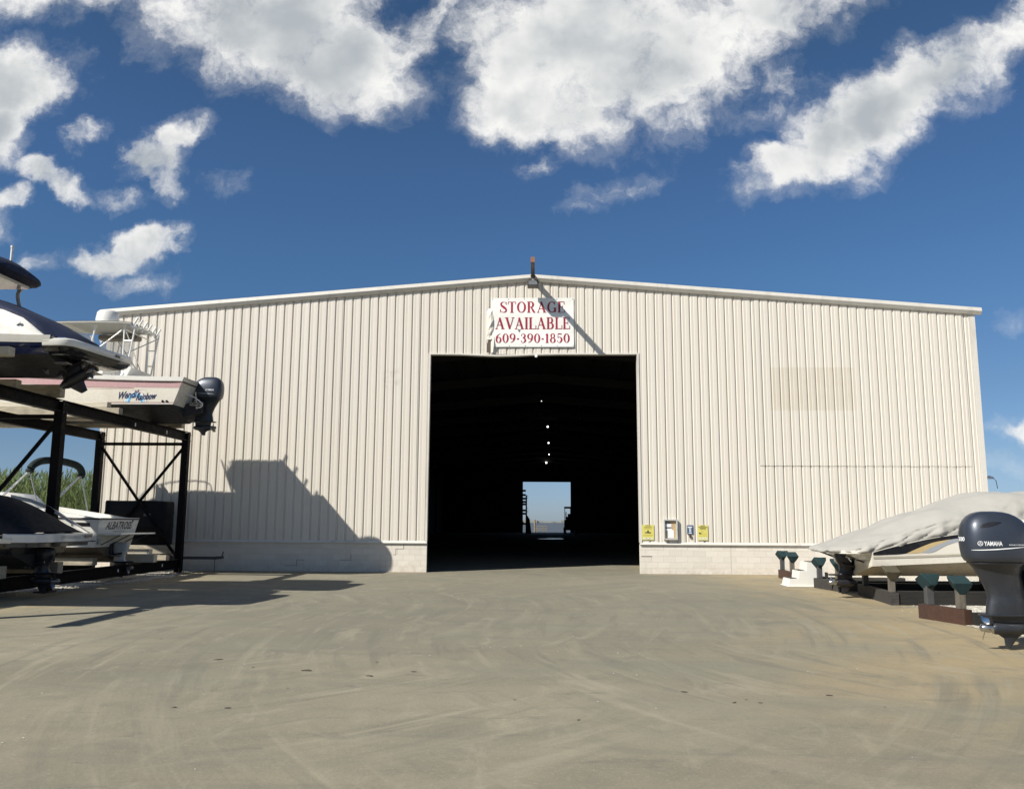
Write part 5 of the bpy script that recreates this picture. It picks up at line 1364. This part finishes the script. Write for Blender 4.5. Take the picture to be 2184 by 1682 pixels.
# ------------------------------------------------------------------ trailer and black tank by the wall
tr = thing('utility_trailer', 'dark trailer tongue with coupler and chain poking out past the rack post', 'trailer', (0, 0, 0))
mb = MB(); mb.bar((-14.4, -1.0, .47), (-10.55, -.95, .47), .08, .09); mb.build('tongue', M_DARKSTEEL, tr)
mb = MB(); mb.loft([[Vector((-10.56, -.95+y, .47+z)) for y, z in ((-.05, -.05), (.05, -.05), (.05, .05), (-.05, .05))], [Vector((-10.30, -.95+y, .50+z)) for y, z in ((-.06, -.05), (.06, -.05), (.06, .04), (-.06, .04))]]); mb.tube([(-10.34, -.95, .52), (-10.30, -.95, .68)], .02); mb.build('coupler', M_DARKSTEEL, tr)
mb = MB()
for i in range(9): mb.tube([(-10.58+.015*(i % 2), -.95, .42-i*.045), (-10.58+.02*((i+1) % 2), -.95, .385-i*.045)], .012, 5)
mb.build('safety_chain', M_DARKSTEEL, tr)
mb = MB(); mb.bar((-14.4, -1.35, .47), (-12.2, -1.35, .47), .08, .1); mb.bar((-14.4, -.5, .47), (-12.2, -.5, .47), .08, .1)
for x in (-14.3, -13.3, -12.3): mb.bar((x, -1.3, .56), (x, -.5, .56), .08, .08)
mb.build('trailer_frame', M_DARKSTEEL, tr)
for y in (-1.52, -.42): MB().disc((-13.5, y, .3), .3, (0, 1, 0), .15, 20).build('wheel', M_TYRE, tr, 40)
MB().bbox((-14.5, -1.25, .60), (-12.0, -.45, .88), .015).build('deck_timber', M_BUNK, tr)
tk = thing('water_tank', 'big black plastic tank with rounded edges sitting by the wall', 'tank', (-13.25, -.85, .885))
mb = MB(); rg = []
for z, ix in ((0, .03), (.04, 0), (.55, .0), (.60, -.015), (.65, 0), (1.0, 0), (1.05, -.012), (1.10, 0), (1.38, .0), (1.44, .02), (1.45, .10)):
    rg.append([Vector((p.x, p.y, z+(.015*math.sin(p.x*4.2) if z > 1.3 else 0))) for p in superring(z, -1.07+ix, 1.07-ix, .40-ix, 6, 32)])
mb.loft(rg); mb.build('shell', M_TANK, tk, 40)
for x in (-.35, .15, .8): MB().bbox((x-.05, -.42, 1.36), (x+.05, -.39, 1.40), .008).build('lid_clip', M_TANK, tk)
MB().box((.33, -.405, .94), (.56, -.402, 1.03)).build('label_sticker', simple('worn_sticker', (.12, .13, .13), .5, var=.5, vs=20), tk)

# ================================================================== RIGHT: COVERED BOAT, STANDS, STEPS, FOREGROUND MOTOR
STN = ('farthest back against the block wall', 'behind the white steps', '', '')
def boat_stand(lab, p, q, hp, beams, mbase, mpad, posts=(.14, .86), wp=.12, th=.26, tilt=.42):
    o = thing('boat_stand', lab, 'boat stand', (p[0], p[1], 0), 'carpeted boat stands along the right side')
    P = Vector((0, 0, th/2)); Q = Vector((q[0]-p[0], q[1]-p[1], th/2)); d = (Q-P).normalized()
    MB().bar(P, Q, .16, th).build('cross_timber', mbase, o)
    for (s, len_, zc, hh) in beams:
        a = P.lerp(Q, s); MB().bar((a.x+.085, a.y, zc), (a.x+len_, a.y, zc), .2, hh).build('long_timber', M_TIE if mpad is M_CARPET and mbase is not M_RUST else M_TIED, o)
    for i, s in enumerate(posts):
        a = P.lerp(Q, s); sg = -1 if i == 0 else 1
        MB().bbox((a.x-wp/2, a.y-wp/2, th+.001), (a.x+wp/2, a.y+wp/2, hp-.06), .006).build('post', M_DARKSTEEL if i == 0 else wood('post_timber', (.16, .14, .11), .5, 2), o)
        # wedge of carpet-wrapped timber tilted towards the keel
        mb = MB(); rg = []; rs = random.Random(int(p[1]*10)+i)
        for yy in (-.165, -.15, .15, .165):
            k = .88 if abs(yy) > .16 else 1
            rg.append([Vector((x*k+rs.uniform(-.008, .008), yy+rs.uniform(-.01, .01), z*k))*.9 for x, z in ((-.05, -.17), (.02, -.18), (.08, -.16), (.165, -.02), (.18, .055), (.16, .075), (.0, .07), (-.17, .08), (-.19, .06), (-.165, .0))])
        mb.loft(rg); R = Matrix.Rotation((1 if i == 0 else -1)*-tilt, 3, 'X')
        mb.v = [R @ v + Vector((a.x, a.y, hp+.0)) for v in mb.v]
        mb.build('carpet_pad', mpad if i == 0 else (mpad if mpad is not M_CARPET else M_CARPET), o, 30)
    return o
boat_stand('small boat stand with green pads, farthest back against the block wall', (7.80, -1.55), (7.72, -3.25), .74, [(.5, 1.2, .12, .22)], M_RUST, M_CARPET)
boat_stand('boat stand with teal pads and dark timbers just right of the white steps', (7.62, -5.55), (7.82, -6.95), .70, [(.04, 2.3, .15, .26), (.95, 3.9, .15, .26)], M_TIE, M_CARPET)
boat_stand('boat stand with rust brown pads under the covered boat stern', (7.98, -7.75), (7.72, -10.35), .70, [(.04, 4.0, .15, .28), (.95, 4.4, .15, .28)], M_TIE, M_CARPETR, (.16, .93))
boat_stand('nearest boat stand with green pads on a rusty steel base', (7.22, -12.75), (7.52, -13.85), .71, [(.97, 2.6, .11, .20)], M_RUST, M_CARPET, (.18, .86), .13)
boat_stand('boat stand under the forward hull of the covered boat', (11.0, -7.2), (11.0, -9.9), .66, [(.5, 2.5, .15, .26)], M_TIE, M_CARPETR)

st = thing('boat_steps', 'white moulded three step boarding stairs standing on the sandy concrete', 'boat steps', (7.45, -4.95, 0))
prof = [(-.50, 0), (.50, 0), (.48, .66), (.03, .655), (.01, .43), (-.19, .425), (-.215, .215), (-.455, .21)]
mb = MB(); mb.loft([[Vector((x*(1-.03*abs(s)), y, z)) for x, z in prof] for y, s in ((-.33, 0), (.33, 0))]); mb.build('step_body', M_STEPS, st)
for x0, x1, z in ((.12, .40, .66), (-.17, -.02, .43), (-.42, -.24, .215)): MB().bbox((x0, -.24, z-.004), (x1, .24, z+.012), .004).build('tread', M_TREAD, st)
MB().bbox((-.53, -.37, 0), (.53, .37, .025), .008).build('base_lip', M_STEPS, st)

# ------------------------------------------------------------------ covered boat
cb = thing('covered_boat', 'cream boat under a grey canvas cover resting on carpeted stands', 'boat', (0, 0, 0))
yb = -8.7
hc = Hull(cb, 7.45, yb, 1, 8.6, 2.5, .52, .79, 1.10, .62, .0, M_GEL2, simple('beige_bottom', (.56, .49, .37), .35, var=.08, coat=.2), .45, .965, lambda a: 1.10+.66*(1-math.exp(-a/2.1))+.3*(a/8.6)**2, lambda a: .79+.05*a)
# recolour: the planing bottom keeps its own cream; a step of darker cream along the chine
hc.deck(M_GEL2)
bv = bvh_of(hc.hull)
def graph(up_, lo_, m, lift, nm):
    vs, fs = subpoly((up_, lo_)); q = MB(); decal(q, vs, fs, (0, yb-4, 0), (1, 0, 0), (0, 0, 1), (0, 1, 0), bv, lift); return q.build(nm, m, cb)
graph([(7.47, 1.0), (9, 1.055), (12, 1.2)], [(7.47, .955), (9, 1.01), (12, 1.155)], simple('tan_rail', (.40, .36, .29), .4), .010, 'spray_rail')
graph([(7.47, 1.09), (7.75, 1.17), (8.2, 1.28), (8.8, 1.41), (9.4, 1.5), (10.4, 1.62), (12, 1.78)], [(7.47, 1.03), (7.75, 1.04), (8.2, 1.075), (8.5, 1.20), (8.9, 1.34), (9.6, 1.44), (12, 1.70)], M_BLACKGEL, .005, 'black_flash')
graph([(8.2, 1.078), (8.5, 1.21), (8.8, 1.32), (9.15, 1.385)], [(8.2, 1.072), (8.52, 1.10), (8.8, 1.23), (9.15, 1.375)], M_TAN, .007, 'tan_flash')
graph([(8.53, 1.102), (8.8, 1.235), (9.15, 1.378), (9.6, 1.435)], [(8.53, 1.096), (8.78, 1.11), (9.1, 1.27), (9.6, 1.425)], M_GREYS, .007, 'grey_flash')
mb = MB()
rg = [[Vector((x+(o if x < 7.3 else 0), yb+y*(1-o*.4), z)) for x, y in ((7.5, -1.2), (7.05, -1.2), (6.85, -1.1), (6.74, -.7), (6.70, 0), (6.74, .7), (6.85, 1.1), (7.05, 1.2), (7.5, 1.2))] for z, o in ((1.05, .03), (1.06, 0), (1.12, 0), (1.13, .03))]
MB().loft(rg).build('swim_platform', M_GEL2, cb, 40)
MB().box((7.25, yb-1.0, .93), (7.452, yb+1.0, 1.05)).build('transom_ledge', M_GEL2, cb)
tubes('strut', [[(6.95, yb-.75, 1.05), (7.44, yb-.75, .86)], [(6.95, yb+.75, 1.05), (7.44, yb+.75, .86)]], .02, M_DRIVE, cb)
stern_drive(cb, (7.50, yb, .88), -1, 0, .98, M_DRIVE, M_PROPST)
# canvas
mb = MB(); rows = []; NXc, NYc = 190, 64
ttab = [(6.68, 1.09), (6.73, 1.17), (6.95, 1.27), (7.3, 1.42), (8.1, 1.70), (8.7, 1.96), (9.3, 2.16), (10.0, 2.36), (10.6, 2.48), (11.2, 2.50), (12.2, 2.44), (13.5, 2.30), (15.0, 2.05), (16.2, 1.85)]
htab = [(6.68, 1.075), (6.9, 1.08), (7.3, 1.06), (7.6, 1.13), (8.0, 1.225), (8.6, 1.345), (9.3, 1.46), (10.4, 1.58), (12, 1.70), (14, 1.82), (16.2, 1.9)]
wtab = [(6.68, .80), (6.75, 1.0), (6.92, 1.16), (7.2, 1.24), (8, 1.265), (11.2, 1.27), (13, 1.12), (14.8, .72), (16.2, .06)]
for i in range(NXc+1):
    x = 6.68 + 9.52*(i/NXc); row = []
    zt = smoothtab(ttab, x); zh = smoothtab(htab, x)+.014*math.sin(x*5.1)+.012*math.sin(x*11.3+1); wd = smoothtab(wtab, x)
    for k in range(NYc+1):
        a = PI*k/NYc; c_ = -math.cos(a); s_ = math.sin(a)
        yy = math.copysign(abs(c_)**.85, c_)*wd; f = s_**.82
        z = zh+(zt-zh)*f
        # folds: taut creases running up from the hem, slack hollows between the supports
        hem = (1-f)
        ph = x*7.5 + 2.2*abs(c_)*1.5 + 1.3*noise.noise(Vector((x*.8, 0, 5)))
        cr = max(0, math.sin(ph))**3
        fold = (cr-.3)*.06*math.exp(-((f-.25)/.28)**2)*(1 if 7.0 < x < 14 else .4)
        diag = noise.ridged_multi_fractal(Vector((x*.9+f*1.3, c_*1.2, 2.0)), .9, 2.0, 3, 1.0, 2.0)
        sag = -.06*math.sin((x-6.68)*1.9)**2*f*math.exp(-((c_)/.6)**2)
        bl = .075*noise.noise(Vector((x*1.2, yy*1.6, 8.2)))+.03*noise.noise(Vector((x*3.1, yy*3.3, 1.2)))
        tuck = -.05*max(0, 1-f*6)
        cph = (x*1.9-f*2.6+1.1*noise.noise(Vector((x*.7, f*2, 9))))*PI
        crease = -.055*(1-abs(math.sin(cph)))**3*math.exp(-((f-.18)/.30)**2)
        cph2 = (x*.9+f*3.4+1.6*noise.noise(Vector((x*.6, f*1.5, 4))))*PI
        crease -= .035*(1-abs(math.sin(cph2)))**4*math.exp(-((f-.45)/.35)**2)
        out = crease+fold+.05*(diag-1.0)*(.3+.7*hem)
        row.append(Vector((x, yb+yy*(1+.0)+math.copysign(1, c_)*(out*abs(c_)**.5+tuck), z+out*.5*s_+sag+bl*f)))
    rows.append(row)
mb.loft(rows, False, False); mb.build('canvas_cover', M_COVER, cb, 70)
MB().tube([(6.95, -9.72, 1.07), (7.0, -9.74, .95), (7.06, -9.73, .88)], .01, 5).build('tie_strap', M_PLATE, cb)
q = MB(); vs, fs = font_polys('Shorelander', .3, 0)

# ------------------------------------------------------------------ foreground boat with big motor
fb = thing('outboard_boat', 'white boat with big dark blue YAMAHA outboard at the right edge', 'boat', (0, 0, 0))
yf = -16.75
hf = Hull(fb, 7.62, yf, 1, 8.0, 2.5, .38, .72, 1.80, .4, .10, M_GEL, M_BOTTOM, .42, .9)
hf.deck(M_GEL); hf.rail(.95, .03, M_GEL)
MB().bbox((7.05, yf-.38, .74), (7.64, yf+.38, 1.05), .06).build('motor_bracket', M_GEL, fb)
outboard(fb, (6.57, yf, .06), -1, 1.02, '300')
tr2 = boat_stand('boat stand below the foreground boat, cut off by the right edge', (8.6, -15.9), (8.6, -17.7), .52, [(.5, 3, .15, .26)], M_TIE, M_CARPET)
